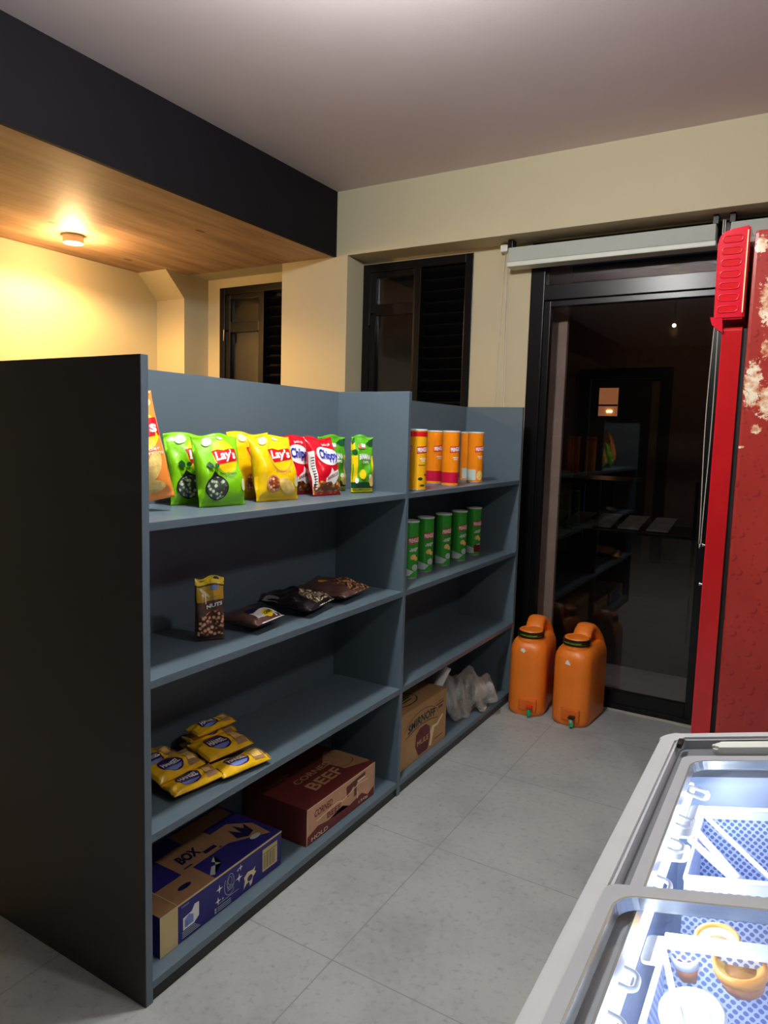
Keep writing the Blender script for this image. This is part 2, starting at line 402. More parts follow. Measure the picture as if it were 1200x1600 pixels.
def band2d(x, y, a, b, wd, a0=0, a1=2*pi, n=30):
    t = [a0+(a1-a0)*k/n for k in range(n+1)]; P = [(x+a*cos(q), y+b*sin(q)) for q in t] + [(x+(a-wd)*cos(q), y+(b-wd)*sin(q)) for q in reversed(t)]
    m = n+1; return (P, [(k, k+1, 2*m-2-k, 2*m-1-k) for k in range(n)])
SPLIT = {'chip_picture', 'crimp_edge', 'picture_outline', 'flavour_panel', 'side_stripe', 'leaf_print', 'stem_picture', 'white_print', 'print_streaks', 'red_print', 'top_panel', 'top_picture', 'window_picture_detail', 'scribbles', 'maker_badge_side'}
def decal(name, parent, m, shapes, f, off=0.0004, cell=None, label=None, world=False):
    if name in SPLIT and len(shapes) > 1:
        return [decal(name, parent, m, [q], f, off, cell, label, world) for q in shapes][0]
    bm = BM()
    for vs_, fs in shapes:
        V = [bm.verts.new((a, b, 0)) for a, b in vs_]
        for q in fs:
            try: bm.faces.new([V[i] for i in q])
            except ValueError: pass
    bmesh.ops.triangulate(bm, faces=bm.faces[:])
    if cell:
        xs = [v.co.x for v in bm.verts]; ys = [v.co.y for v in bm.verts]
        for lo, hi, ax in ((min(xs), max(xs), 0), (min(ys), max(ys), 1)):
            k = math.floor(lo/cell)+1
            while k*cell < hi:
                co = [0, 0, 0]; co[ax] = k*cell; no = [0, 0, 0]; no[ax] = 1
                bmesh.ops.bisect_plane(bm, geom=bm.verts[:]+bm.edges[:]+bm.faces[:], plane_co=co, plane_no=no); k += 1
    for v in bm.verts: v.co = f(v.co.x, v.co.y, off)
    return obj(name, bm, m, parent, label=label, world=world)

# ------------------------------------------------------------------ the room
H = 2.714; YB = 2.55; YP = 2.376; ZS = 2.36; XL = -2.603; XR = 2.6; YN = -4.6; XB = -1.17
struct('floor', box(BM(), XL-0.2, XR+0.2, YN-0.2, YB+0.75, -0.1, 0.0), 'floor')
struct('ceiling', box(BM(), XL-0.2, XR+0.2, YN-0.2, YB, H, H+0.1), 'ceiling')
struct('wall_left', box(BM(), XL-0.15, XL, YN, YB, 0, H), 'wall')
struct('wall_right', box(BM(), XR, XR+0.15, YN, YB, 0, H), 'dark_wall')
struct('wall_near', box(BM(), XL-0.15, XR+0.15, YN-0.15, YN, 0, H), 'dark_wall')
b = BM()
W1 = (-2.236, -1.536, 0.95, 2.30); W2 = (-1.093, -0.393, 0.90, 2.34); D1 = (-0.068, 2.0, 0.0, 2.352)
Y2 = YB+0.12
xs = [XL, W1[0], W1[1], W2[0], W2[1], D1[0], D1[1], XR]
for i in range(0, 8, 2): box(b, xs[i], xs[i+1], YB, Y2, 0, H)
for o_ in (W1, W2): box(b, o_[0], o_[1], YB, Y2, 0, o_[2]); box(b, o_[0], o_[1], YB, Y2, o_[3], H)
box(b, D1[0], D1[1], YB, Y2, D1[3], H)
struct('wall_far', b, 'wall')
struct('trim_1', box(BM(), XL, XR, YP, YB, ZS, H), 'wall', 'cream beam above the window and door recess')
struct('trim_2', box(BM(), -1.565, -1.093, YP, YB, 0, ZS), 'wall', 'cream pier between the two windows')
b = BM()
prism(b, [(2.334, 0), (YB, 0), (YB, ZS), (2.18, ZS), (2.334, 2.205)], XL, -2.345, lambda y, z, x: Vector((x, y, z)))
struct('trim_3', b, 'wall', 'cream corner pillar with chamfered haunch')
struct('trim_4', box(BM(), XB-0.02, XB, YN, YP, ZS-0.002, H, 0.0), 'bulkhead', 'dark bulkhead fascia')
struct('trim_5', box(BM(), XL, XB-0.02, YN, YP, ZS, ZS+0.02), 'wood', 'timber boarded soffit under the bulkhead')

# ------------------------------------------------------------------ windows and door
def bars(name, m, parent, rects, y0, y1, bev=0.002, label=None):
    bm = BM()
    for x0, x1, z0, z1 in rects: box(bm, x0, x1, y0, y1, z0, z1, bev)
    return obj(name, bm, m, parent, label=label)
def window(name, x0, x1, z0, z1):
    root = bpy.data.objects.new(name, None); COL.objects.link(root); root['kind'] = 'structure'; root.location = (0, 0, 0)
    f = 0.045; xm = x0+0.365
    bars('window_frame', 'black_frame', root, [(x0, x0+f, z0, z1), (x1-f, x1, z0, z1), (x0+f, x1-f, z1-f, z1), (x0+f, x1-f, z0, z0+f), (xm-0.02, xm+0.018, z0+f, z1-f)], YB-0.005, YB+0.07)
    s = 0.04; a = x0+f; c = xm-0.02; zt = z1-0.26
    bars('sash', 'black_frame', root, [(a, a+s, z0+f, z1-f), (c-0.012, c, z0+f, z1-f), (a+s, c-0.012, zt-0.032, zt+0.032), (a+s, c-0.012, z1-f-0.03, z1-f)], YB+0.005, YB+0.05)
    bars('pane', 'glass', root, [(a+s, c-0.012, z0+f, zt-0.032), (a+s, c-0.012, zt+0.032, z1-f-0.03)], YB+0.025, YB+0.029, 0)
    bm = BM(); z = z0+f+0.02; k = 0
    while z < z1-f-0.01:
        box(bm, xm+0.02, x1-f-0.002, -0.035, 0.035, -0.003, 0.003, 0.0, lambda v, z=z: Matrix.Rotation(R(-38), 4, 'X') @ v + Vector((0, YB+0.045, z))); z += 0.062
    obj('louver', bm, 'black_frame', root)
    box_ = BM(); box(box_, x0, x1, YB+0.09, YB+0.10, z0, z1); obj('insect_screen', box_, 'screen', root)
    h = BM(); tube(h, [(x0+f+s*0.5, YB+0.0, zt-0.02), (x0+f+s*0.5, YB-0.03, zt-0.02), (x0+f+s*0.5, YB-0.032, zt-0.09)], 0.006); obj('handle', h, 'black_frame', root)
    return root
m_, nt_, p_ = nm('insect_screen'); p_.inputs['Base Color'].default_value = srgb((30, 28, 30)); p_.inputs['Alpha'].default_value = 0.55
_n = noise(nt_, coords(nt_), 30); nt_.links.new(ramp(nt_, _n, [(0.2, srgb((22, 21, 22))), (0.8, srgb((34, 32, 32)))]), p_.inputs['Base Color']); M['screen'] = m_
window('window_1', *W1)
window('window_2', *W2)

root = bpy.data.objects.new('door_1', None); COL.objects.link(root); root['kind'] = 'structure'
x0, x1 = D1[0]+0.023, 0.885
bars('door_frame', 'black_frame', root, [(D1[0], x0+0.05, 0, 2.352), (x0+0.05, x1, 2.305, 2.352), (x1-0.03, x1+0.03, 0, 2.305), (x1+0.03, 2.0, 2.305, 2.352), (1.95, 2.0, 0, 2.305), (x0+0.05, x1-0.03, 2.062, 2.138), (x1+0.03, 1.95, 2.062, 2.138), (x0+0.05, x1-0.03, 0.0, 0.03), (x1+0.03, 1.95, 0, 0.05)], YB, YB+0.08, 0.003)
bars('door_leaf', 'black_frame', root, [(x0+0.05, x0+0.085, 0.03, 2.06), (x1-0.075, x1-0.03, 0.03, 2.06), (x0+0.085, x1-0.075, 0.03, 0.095), (x0+0.085, x1-0.075, 2.03, 2.06)], YB+0.012, YB+0.055, 0.003)
bars('door_glass', 'glass', root, [(x0+0.085, x1-0.075, 0.095, 2.03), (x0+0.05, x1-0.03, 2.138, 2.305), (x1+0.03, 1.95, 0.05, 2.062), (x1+0.03, 1.95, 2.138, 2.305)], YB+0.03, YB+0.036, 0)
struct('trim_6', box(BM(), -0.068, 2.0, YB-0.018, YB, 0, 0.006), mat('threshold_grout', (190, 186, 176), 0.8), 'pale grout line along the door sill')

def blind(name, x0, x1, label, chain_x, bottom):
    t = thing(name, label, 'blind', ((x0+x1)/2, 2.50, 2.225))
    obj('cassette', box(BM(), x0, x1, 2.45, 2.53, 2.246, 2.318, 0.006), 'blind_fabric', t, world=True)
    obj('bottom_rail', box(BM(), x0-0.004, x1+0.004, 2.445, 2.535, 2.222, 2.246, 0.006), 'blind_rail', t, world=True)
    for x in (x0+0.005, x1-0.005): obj('bracket', box(BM(), x-0.012, x+0.012, 2.46, 2.52, 2.318, ZS, 0.002), 'black_frame', t, world=True)
    if chain_x:
        bm = BM(); r = 0.004; n = 60; top = 2.33
        pts = []
        for k in range(n+1):
            s = k/n; z = top-(top-bottom)*s; pts.append((chain_x-r - 0.010*sin(pi*s)**2*s*2, 2.455, z))
        for k in range(n, -1, -1):
            s = k/n; z = top-(top-bottom)*s; pts.append((chain_x+r + 0.012*sin(pi*s)**2*s, 2.458, z))
        tube(bm, pts, 0.0022, 6, closed=True)
        tube(bm, [(chain_x, 2.456, bottom+0.001), (chain_x, 2.456, bottom-0.02)], 0.0035, 6)
        obj('pull_chain', bm, 'cord', t, smooth=True, world=True)
    return t
blind('roller_blind', -0.16, 0.803, 'pale grey roller blind rolled up above the glass door', 0.834, 0.9)
blind('roller_blind', 0.86, 1.95, 'rolled up blind partly hidden behind the red drinks cooler', None, 0)
t = thing('blind_cord', 'thin double cord hanging down the cream wall left of the door', 'cord', (-0.2, 2.53, 1.3))
bm = BM()
for dx, sw in ((-0.018, -0.02), (0.004, 0.002), (0.012, 0.012)):
    tube(bm, [(-0.2+dx*0.4, 2.535, 2.34), (-0.2+dx, 2.538, 2.1), (-0.2+dx+sw*0.6, 2.54, 1.7), (-0.2+dx+sw, 2.54, 1.2)], 0.0014, 5)
obj('cord', bm, 'cord', t, world=True)
obj('hook', box(BM(), -0.225, -0.185, 2.50, YB, 2.315, 2.352, 0.006), 'white_plastic', t, world=True)

# ------------------------------------------------------------------ lamps
def disc_lamp(name, label, x, y, z, r, h, glow):
    t = thing(name, label, 'ceiling light', (x, y, z))
    bm = BM(); lathe(bm, [(r*0.86, -h), (r*0.97, -h), (r, -h+0.006), (r, 0.0)]); obj('housing', bm, 'lamp_body', t, smooth=False)
    bm = BM(); lathe(bm, [(r*0.1, -h-0.002), (r*0.86, -h-0.002), (r*0.86, -h-0.0005)]); obj('diffuser', bm, glow, t)
    return t
def bulb_lamp(label, x, y):
    t = thing('ceiling_light', label, 'ceiling light', (x, y, H))
    obj('holder', lathe(BM(), [(0.012, -0.10), (0.022, -0.098), (0.026, -0.03), (0.055, -0.02), (0.058, 0.0)], 24), 'lamp_body', t, smooth=True)
    obj('bulb', lathe(BM(), [(0.004, -0.180), (0.02, -0.176), (0.031, -0.162), (0.034, -0.145), (0.028, -0.122), (0.014, -0.10)], 24), 'lamp_glow', t, smooth=True)
    return t
bulb_lamp('white bulb in a round holder on the ceiling above the shelf aisle', *LAMP)
bulb_lamp('added bulb lamp out of view beyond the freezer, fills the shelf shadows', 2.0, 0.35)  # unseen lamp added to go with the fill light
disc_lamp('ceiling_light', 'small warm round lamp lit under the timber soffit', -2.20, 1.42, ZS, 0.052, 0.04, 'lamp_glow_warm')

# ------------------------------------------------------------------ shelf unit
HS = 1.512; A = 1.178; B = 2.339; ZT = [1.149, 0.7885, 0.4201, 0.0533]; TH = 0.020; DP = 0.303
sh = thing('shelving_unit', 'tall blue grey painted shelving unit with open bays standing in the middle of the floor', 'shelf', (-DP, 1.18, 0))
XBK = -2*DP
obj('shade_skin', box(BM(), XBK, -0.0006, -0.0012, 0.0, 0.0, HS-0.0008), 'panel_shade', sh, label='outer face with its shade put into a darker colour', world=True)  # thin skin added to carry the painted shade of the near end
for y in (0.0, A, B): obj('side_panel', box(BM(), XBK, 0, y, y+TH, 0, HS, 0.0012), 'shelf_paint', sh, world=True)
obj('back_panel', box(BM(), -DP-0.012, -DP, TH, A, 0.0, HS, 0.0), 'shelf_paint', sh, world=True)
obj('back_panel', box(BM(), -DP-0.012, -DP, A+TH, B, 0.0, HS, 0.0), 'shelf_paint', sh, world=True)
for z in ZT:
    for y0, y1 in ((TH, A), (A+TH, B)):
        obj('shelf_board', box(BM(), -DP, -0.001, y0, y1, z-TH, z, 0.0012), 'shelf_paint', sh, world=True)
        obj('shelf_board', box(BM(), XBK, -DP-0.012, y0, y1, z-TH, z, 0.0012), 'shelf_paint', sh, world=True)
for y0, y1 in ((TH, A), (A+TH, B)):
    obj('kick_board', box(BM(), -0.02, -0.006, y0, y1, 0, ZT[3]-TH, 0.0), 'black_frame', sh, world=True)

# ------------------------------------------------------------------ bags and packs
def pillow(w, h, t, seed=0, wave=0.006, fat=0.8, seal=0.06, pinch=0.08, shear=0.0, nu=26, nv=32):
    """returns f(u,v,off,side) on a filled bag; x across, z up, front towards -y"""
    rnd = random.Random(seed); ph = [rnd.uniform(0, 6.28) for _ in range(8)]; am = [rnd.uniform(0.5, 1) for _ in range(8)]
    def th(u, v):
        a = max(0.0, 1-abs(2*u-1)**4)**0.5
        vv = min(1, max(0, (v-seal)/(1-2*seal))); b = max(0.0, sin(pi*vv**fat))**0.55
        return 0.5*t*a*b
    def cr(u, v):
        e = sin(pi*v)**0.5 if 0 < v < 1 else 0
        return wave*(am[0]*sin(9*u+4*v+ph[0]) + am[1]*sin(5*u-11*v+ph[1]) + 0.6*am[2]*sin(17*u+9*v+ph[2]) + 0.5*am[3]*sin(21*v-8*u+ph[3]))*e*0.5
    def f(u, v, off=0.0, side=-1):
        px = 1 - pinch*sin(pi*v)**0.7 if 0 < v < 1 else 1
        x = (u-0.5)*w*px + shear*h*(v-0.0)*0.0 + (shear*w*v)
        edge = 0.5*wave*sin(13*u+ph[4])*(1 if v > 0.95 else 0)
        z = h*v + wave*0.8*sin(7*u+ph[5])*(v**3)
        y = side*(th(u, v)+off) + cr(u, v)*(1 if side < 0 else 0.6) + edge
        return Vector((x, y, z))
    return f
def pillow_mesh(f, nu=26, nv=32):
    bm = BM(); F = [[bm.verts.new(f(i/nu, j/nv, 0.0003, -1)) for i in range(nu+1)] for j in range(nv+1)]
    G = [[bm.verts.new(f(i/nu, j/nv, 0.0003, 1)) for i in range(nu+1)] for j in range(nv+1)]
    for j in range(nv):
        for i in range(nu):
            bm.faces.new((F[j][i], F[j][i+1], F[j+1][i+1], F[j+1][i])); bm.faces.new((G[j][i+1], G[j][i], G[j+1][i], G[j+1][i+1]))
        bm.faces.new((G[j][0], F[j][0], F[j+1][0], G[j+1][0])); bm.faces.new((F[j][nu], G[j][nu], G[j+1][nu], F[j+1][nu]))
    for i in range(nu):
        bm.faces.new((F[nv][i], F[nv][i+1], G[nv][i+1], G[nv][i])); bm.faces.new((G[0][i], G[0][i+1], F[0][i+1], F[0][i]))
    return bm
def add_bag(name, label, cat, loc, rot, w, h, t, m, art, seed, group=None, **k):
    root = thing(name, label, cat, loc, rot, group); f = pillow(w, h, t, seed, **k)
    obj('wrapper', pillow_mesh(f), m, root, smooth=True)
    for i, (nme, mt, shapes) in enumerate(art):
        decal(nme, root, mt, shapes, lambda u, v, off: f(min(1, max(0, u)), min(1, max(0, v)), off, -1), 0.0010+0.0005*i, 0.05)
    return root
def shift(art, dx, k):
    return [(n, m, [([(0.5+(x-0.5)*k+dx, y) for x, y in vs_], fs) for vs_, fs in sh_]) for n, m, sh_ in art]
def lays(theme):
    a = [('ribbon_emblem', 'green_light' if theme == 'green' else 'gold', [ell(0.66, 0.66, 0.31, 0.25)]),
         ('emblem_disc', 'yellow', [ell(0.66, 0.665, 0.285, 0.23)]),
         ('emblem_ribbon', 'red', [poly2d([(0.36, 0.75), (0.5, 0.765), (0.64, 0.745), (0.8, 0.775), (0.955, 0.79), (0.97, 0.62), (0.9, 0.6), (0.75, 0.585), (0.6, 0.565), (0.44, 0.55), (0.40, 0.62)])]),
         ('brand_lettering', 'white', [text2d("Lay's", 0.665, 0.665, 0.5, 0.175, 0.1, 0.035, 0.15, 0.05)]),
         ('flavour_lettering', 'green_dark' if theme == 'green' else 'tub_brown', [text2d('Sour Cream' if theme != 'yellow' else 'Salted', 0.66, 0.43, 0.38, 0.032, 0, 0.01), text2d('& Onion' if theme != 'yellow' else 'Classic', 0.68, 0.385, 0.2, 0.026, 0, 0.01)]),
         ('chip_picture', 'chip_pale', [ell(0.28, 0.9, 0.12, 0.06, rot=0.3), ell(0.9, 0.27, 0.07, 0.085)]),
         ('small_badge', 'white', [ell(0.58, 0.925, 0.055, 0.025)])]
    a[:6] = shift(a[:5], -0.075, 0.93)+a[5:6]
    if theme == 'green':
        a += [('picture_outline', 'ink', [ell(0.3, 0.24, 0.235, 0.17), poly2d([(0.12, 0.33), (0.26, 0.47), (0.42, 0.36)])]), ('ingredient_picture', 'cucumber', [ell(0.3, 0.235, 0.21, 0.15)]),
              ('stem_picture', 'green_dark', [poly2d([(0.1, 0.56), (0.16, 0.5), (0.2, 0.57), (0.25, 0.5), (0.24, 0.56), (0.18, 0.6)]), ell(0.32, 0.54, 0.045, 0.03)])]
    else:
        a += [('picture_outline', 'tub_brown', [ell(0.3, 0.24, 0.15, 0.13)]), ('ingredient_picture', 'potato_pot', [ell(0.3, 0.24, 0.125, 0.105)]), ('chip_photo', 'chip', [ell(0.62, 0.2, 0.22, 0.1, rot=-0.3)])]
    return a
TL = -0.24
def faced(deg, tilt=TL): return (tilt, 0, R(deg-7))
Z1 = ZT[0]+0.001
add_bag('chip_bag', 'orange potato chip bag mostly hidden behind the near side panel', 'chip bag', (-0.184, 0.134, Z1+0.018), (-0.2, R(-10), R(62)), 0.20, 0.27, 0.075, 'foil_orange',
        [('emblem_disc', 'yellow', [ell(0.7, 0.64, 0.27, 0.2)]), ('emblem_ribbon', 'red', [poly2d([(0.36, 0.72), (0.97, 0.75), (0.98, 0.58), (0.42, 0.55)])]), ('brand_lettering', 'white', [text2d("Lay's", 0.7, 0.65, 0.5, 0.15, 0.1, 0.035, 0.15)]),
         ('flavour_lettering', 'white', [text2d('Cheddar', 0.72, 0.46, 0.42, 0.03, 0, 0.01), text2d('Sour Cream', 0.72, 0.42, 0.46, 0.035, 0, 0.01)]), ('chip_picture', 'chip', [ell(0.8, 0.3, 0.15, 0.08, rot=0.9), ell(0.6, 0.12, 0.3, 0.07), ell(0.86, 0.9, 0.1, 0.05)])], 3, pinch=0.02)
gb = 'green potato chip bags'
add_bag('chip_bag', 'green potato chip bag in shade, behind the other green one', 'chip bag', (-0.215, 0.372, Z1), faced(84, -0.22), 0.165, 0.198, 0.055, 'foil_green', lays('green'), 5)
add_bag('chip_bag', 'bright green potato chip bag standing in front, red ribbon emblem in full view', 'chip bag', (-0.130, 0.384, Z1), faced(86), 0.152, 0.198, 0.062, 'foil_green', lays('green'), 11)
add_bag('chip_bag', 'yellow potato chip bag half hidden, the rear one of two', 'chip bag', (-0.215, 0.618, Z1), faced(88, -0.22), 0.165, 0.205, 0.055, 'foil_yellow', lays('yellow'), 15)
add_bag('chip_bag', 'yellow potato chip bag in front with red emblem and potato picture', 'chip bag', (-0.127, 0.614, Z1), faced(87), 0.165, 0.20, 0.062, 'foil_yellow', lays('yellow'), 21)
def chippy():
    wavy = [(0, 0.0), (1, 0.0), (1, 0.46), (0.9, 0.36), (0.78, 0.27), (0.62, 0.25), (0.45, 0.24), (0.3, 0.22), (0.16, 0.24), (0.04, 0.2), (0, 0.2)]
    return shift([('name_oval', 'white', [ell(0.6, 0.66, 0.42, 0.165, rot=-0.08)])], -0.05, 0.95) + [('chip_photo', 'chips_photo', [poly2d([(min(1, max(0.0, x)), y+0.03 if y == 0 else y) for x, y in wavy])]),
            ('nutrition_strip', 'white', [rect2d(0.0, 0.1, 0.085, 0.74)]), ('fine_print', 'ink', [rect2d(0.015, 0.13+0.045*k, 0.07, 0.145+0.045*k) for k in range(12)]),
            ('brand_lettering', 'blue', [text2d('Chippy', 0.565, 0.655, 0.64, 0.22, 0.08, 0.03, 0.0, -0.06)]),
            ('maker_lettering', 'white', [text2d("Jack'n Jill", 0.6, 0.87, 0.3, 0.055, 0, 0.02)]),
            ('flavour_badge', 'white', [poly2d([(0.3, 0.27), (0.5, 0.36), (0.56, 0.45), (0.64, 0.38), (0.86, 0.42), (0.88, 0.33), (0.7, 0.2), (0.62, 0.16), (0.5, 0.22), (0.3, 0.2)])]),
            ('flavour_lettering', 'dark_red', [text2d('BARBECUE', 0.585, 0.31, 0.48, 0.055, 0, 0.02, 0, 0.2)])]
add_bag('corn_chip_bag', 'red corn chip bag behind, only its left side strip and corner showing', 'chip bag', (-0.215, 0.832, Z1), faced(90, -0.22), 0.150, 0.198, 0.055, 'foil_red', chippy(), 25)
add_bag('corn_chip_bag', 'red corn chip bag in front with blue lettering on a white oval', 'chip bag', (-0.135, 0.878, Z1), faced(89), 0.134, 0.196, 0.06, 'foil_red', chippy(), 31)
def banana():
    return [('side_stripe', 'yellow', [rect2d(0.0, 0.1, 0.2, 0.66), rect2d(0.86, 0.2, 1.0, 0.66), rect2d(0, 0.76, 0.12, 0.9), rect2d(0, 0.02, 1, 0.085)]),
            ('leaf_print', 'green_dark', [rect2d(0.0, 0.09, 1.0, 0.19), poly2d([(0.62, 0.86), (0.8, 0.95), (1, 0.97), (1, 0.84), (0.8, 0.82)]), poly2d([(0, 0.92), (0.12, 0.98), (0.14, 0.9), (0.02, 0.86)]), ell(0.1, 0.72, 0.09, 0.05)]),
            ('maker_badge', 'white', [rect2d(0.4, 0.79, 0.58, 0.85)]), ('maker_badge_side', 'tub_brown', [ell(0.3, 0.81, 0.08, 0.04), rect2d(0.34, 0.765, 0.56, 0.785)]),
            ('name_lettering', 'white', [text2d('BANANA', 0.53, 0.63, 0.56, 0.10, 0, 0.04, 0.25), text2d('CHIPS', 0.56, 0.54, 0.3, 0.05, 0, 0.03)]),
            ('fruit_picture', 'yellow', [ell(0.42, 0.33, 0.15, 0.085)]), ('chip_picture', 'chip', [ell(0.84, 0.24, 0.12, 0.09), ell(0.88, 0.16, 0.1, 0.05)]), ('white_print', 'white', [ell(0.16, 0.22, 0.08, 0.05), ell(0.75, 0.29, 0.05, 0.04)])]
add_bag('banana_chip_bag', 'narrow green banana chip bag partly behind the red corn chip bag', 'chip bag', (-0.222, 1.028, Z1), faced(84, -0.04), 0.13, 0.198, 0.035, 'foil_banana', banana(), 41, pinch=0.03)
add_bag('banana_chip_bag', 'narrow green banana chip bag standing alone near the divider', 'chip bag', (-0.115, 1.060, Z1), faced(70, -0.04), 0.088, 0.20, 0.035, 'foil_banana', banana(), 43, pinch=0.03)

# second shelf: nut pouch and three lying pouches
Z2 = ZT[1]+0.001
nut_art = [('header', 'yellow', [rect2d(0.0, 0.885, 1.0, 0.995)]), ('gold_print', 'gold', [poly2d([(0.04, 0.62), (0.96, 0.66), (0.96, 0.86), (0.04, 0.86)])]), ('nut_photo', 'nuts', [poly2d([(0.06, 0.1), (0.94, 0.1), (0.95, 0.42), (0.7, 0.5), (0.4, 0.46), (0.08, 0.38)])]),
           ('print_streaks', 'cream', [poly2d([(0.2, 0.78), (0.3, 0.8), (0.5, 0.7), (0.46, 0.68)]), poly2d([(0.1, 0.84), (0.2, 0.85), (0.3, 0.78), (0.24, 0.77)])]),
           ('price_sticker', 'lilac', [rect2d(0.5, 0.8, 0.74, 0.86)]), ('flavour_lettering', 'gold', [text2d('OVEN', 0.5, 0.69, 0.7, 0.05, 0, 0.01)]), ('name_lettering', 'white', [text2d('NUTS', 0.62, 0.575, 0.55, 0.06, 0, 0.04, 0, 0.1), rect2d(0.3, 0.6, 0.34, 0.76)])]
add_bag('nut_pouch', 'tall gold topped nut pouch standing upright on the second shelf', 'snack pouch', (-0.118, 0.322, Z2), (-0.02, 0, R(58)), 0.078, 0.175, 0.032, 'foil_brown', nut_art, 51, pinch=0.0, fat=0.6)
def lying(name, label, x, y, zz, ang, w, h, t, m, art, seed, tip=0.0, roll=0.0, z=Z2, **k):
    return add_bag(name, label, 'snack pouch' if z == Z2 else 'snack pack', (x, y, z+t/2+zz), (-pi/2+tip, roll, R(ang)), w, h, t, m, art, seed, **k)
from mathutils import Euler
def lay_pack(name, label, cat, cx, cy, z, ang, w, h, t, m, art, seed, tip=0.0, roll=0.0, group=None, **k):
    """pack lying on its back; width axis turned by ang, text reads along it; (cx, cy) its centre"""
    root = thing(name, label, cat, (cx, cy, z+t/2), (0, 0, 0), group)
    f0 = pillow(w, h, t, seed, **k)
    mt = Euler((tip, roll, R(ang))).to_matrix() @ Euler((-pi/2, 0, 0)).to_matrix()
    f = lambda u, v, off=0.0, side=-1: mt @ (f0(u, v, off, side) - Vector((0, 0, h/2)))
    obj('wrapper', pillow_mesh(f), m, root, smooth=True)
    for i, (nme, mm, shapes) in enumerate(art):
        decal(nme, root, mm, shapes, lambda u, v, off: f(min(1, max(0, u)), min(1, max(0, v)), off, -1), 0.0008+0.0004*i, 0.06)
    return root
lay_pack('snack_pouch', 'flat brown and white pouch with yellow print lying beside the nut pouch', 'snack pouch', -0.125, 0.490, Z2+0.006, 97, 0.135, 0.15, 0.046, 'foil_brown',
         [('white_end', 'white', [rect2d(0.18, 0.0, 1.0, 0.34)]), ('yellow_print', 'yellow', [ell(0.62, 0.17, 0.16, 0.1)]), ('blue_print', 'navy_print', [rect2d(0.22, 0.36, 0.8, 0.5)]), ('lettering', 'ink', [text2d('CRISP', 0.62, 0.17, 0.24, 0.07, 0, 0.02)])], 61, wave=0.006)
lay_pack('snack_pouch', 'crumpled black pouch with pale seeds showing at its open front end', 'snack pouch', -0.145, 0.725, Z2+0.009, 100, 0.17, 0.20, 0.050, 'foil_black',
         [('seed_window', 'seeds', [poly2d([(0.38, 0.0), (1.0, 0.0), (1.0, 0.46), (0.7, 0.52), (0.40, 0.4)])]), ('foil_corner', 'silver', [poly2d([(0.0, 0.6), (0.2, 0.66), (0.18, 0.88), (0.0, 0.9)])])], 63, wave=0.012, seal=0.015, tip=0.06)
lay_pack('snack_pouch', 'crumpled brown pouch lying nearest the divider on the second shelf', 'snack pouch', -0.155, 0.950, Z2+0.009, 96, 0.19, 0.20, 0.050, 'foil_brown',
         [('seed_window', 'seeds_brown', [poly2d([(0.3, 0.0), (1.0, 0.0), (1.0, 0.5), (0.6, 0.56), (0.32, 0.46)])]), ('gold_seal', 'gold', [ell(0.3, 0.62, 0.12, 0.08)])], 67, wave=0.012, seal=0.015, tip=0.06)

# third shelf: yellow cracker packs in two heaps
Z3 = ZT[2]+0.001
def pack_art():
    return [('oval', 'purple', [ell(0.42, 0.5, 0.22, 0.36, rot=0.15)]), ('oval_base', 'lilac', [poly2d([(0.24, 0.36), (0.6, 0.36), (0.55, 0.24), (0.42, 0.17), (0.3, 0.22)])]),
            ('brand_lettering', 'white', [text2d('HANSEL', 0.42, 0.52, 0.36, 0.2, 0, 0.03, 0, 0.06)]), ('stripe', 'carton_tan', [poly2d([(0.68, 0.1), (0.9, 0.1), (0.98, 0.9), (0.76, 0.9)])]),
            ('biscuit_picture', 'chip', [rect2d(0.72, 0.3, 0.9, 0.7)]), ('crimp_edge', 'gold', [rect2d(0, 0.03, 0.035, 0.97), rect2d(0.965, 0.03, 1, 0.97)])]
g3 = 'yellow cracker packs on the third shelf'
packs = [
 ('yellow cracker pack lying flat at the shelf front, beneath the right heap', -0.055, 0.375, 0.002, 80, 0.165, 0.075, 0.026, 0.10, 0.0),
 ('wide tan and yellow cracker pack lying across the middle of the right heap', -0.145, 0.392, 0.022, 84, 0.160, 0.105, 0.03, 0.14, 0.0),
 ('yellow cracker pack lowest at the back of the right heap', -0.225, 0.425, 0.002, 84, 0.150, 0.075, 0.028, 0.0, 0.0),
 ('yellow cracker pack second from the top at the back of the right heap', -0.215, 0.420, 0.029, 82, 0.150, 0.07, 0.024, 0.05, 0.0),
 ('brown topped cracker pack lying topmost in the right heap', -0.215, 0.425, 0.054, 86, 0.145, 0.065, 0.026, 0.05, 0.0),
 ('yellow cracker pack along the front edge of the left heap', -0.085, 0.225, 0.006, 82, 0.155, 0.075, 0.026, 0.10, 0.0),
 ('orange striped cracker pack leaning across the middle of the left heap', -0.150, 0.222, 0.026, 86, 0.150, 0.085, 0.028, 0.22, 0.0),
 ('yellow cracker pack behind the middle one in the left heap', -0.205, 0.205, 0.032, 100, 0.145, 0.08, 0.026, 0.18, 0.0),
 ('yellow cracker pack with upturned orange corner furthest back in the left heap', -0.232, 0.190, 0.012, 110, 0.145, 0.08, 0.026, 0.1, 0.0)]
for i, (lb, x, y, dz, an, w_, h_, t_, tp, rl) in enumerate(packs):
    lay_pack('cracker_pack', lb, 'snack pack', x, y, Z3+dz+0.004, an, w_, h_, t_, 'foil_pack', pack_art(), 70+i, tip=tp, roll=rl, group=g3, wave=0.005, pinch=0.0, seal=0.02)

# ------------------------------------------------------------------ cartons on the bottom shelf
def face_map(o, ex, ey):
    o, ex, ey = Vector(o), Vector(ex), Vector(ey); n = ex.cross(ey).normalized()
    return lambda u, v, off: o + ex*u + ey*v + n*off
Z4 = ZT[3]
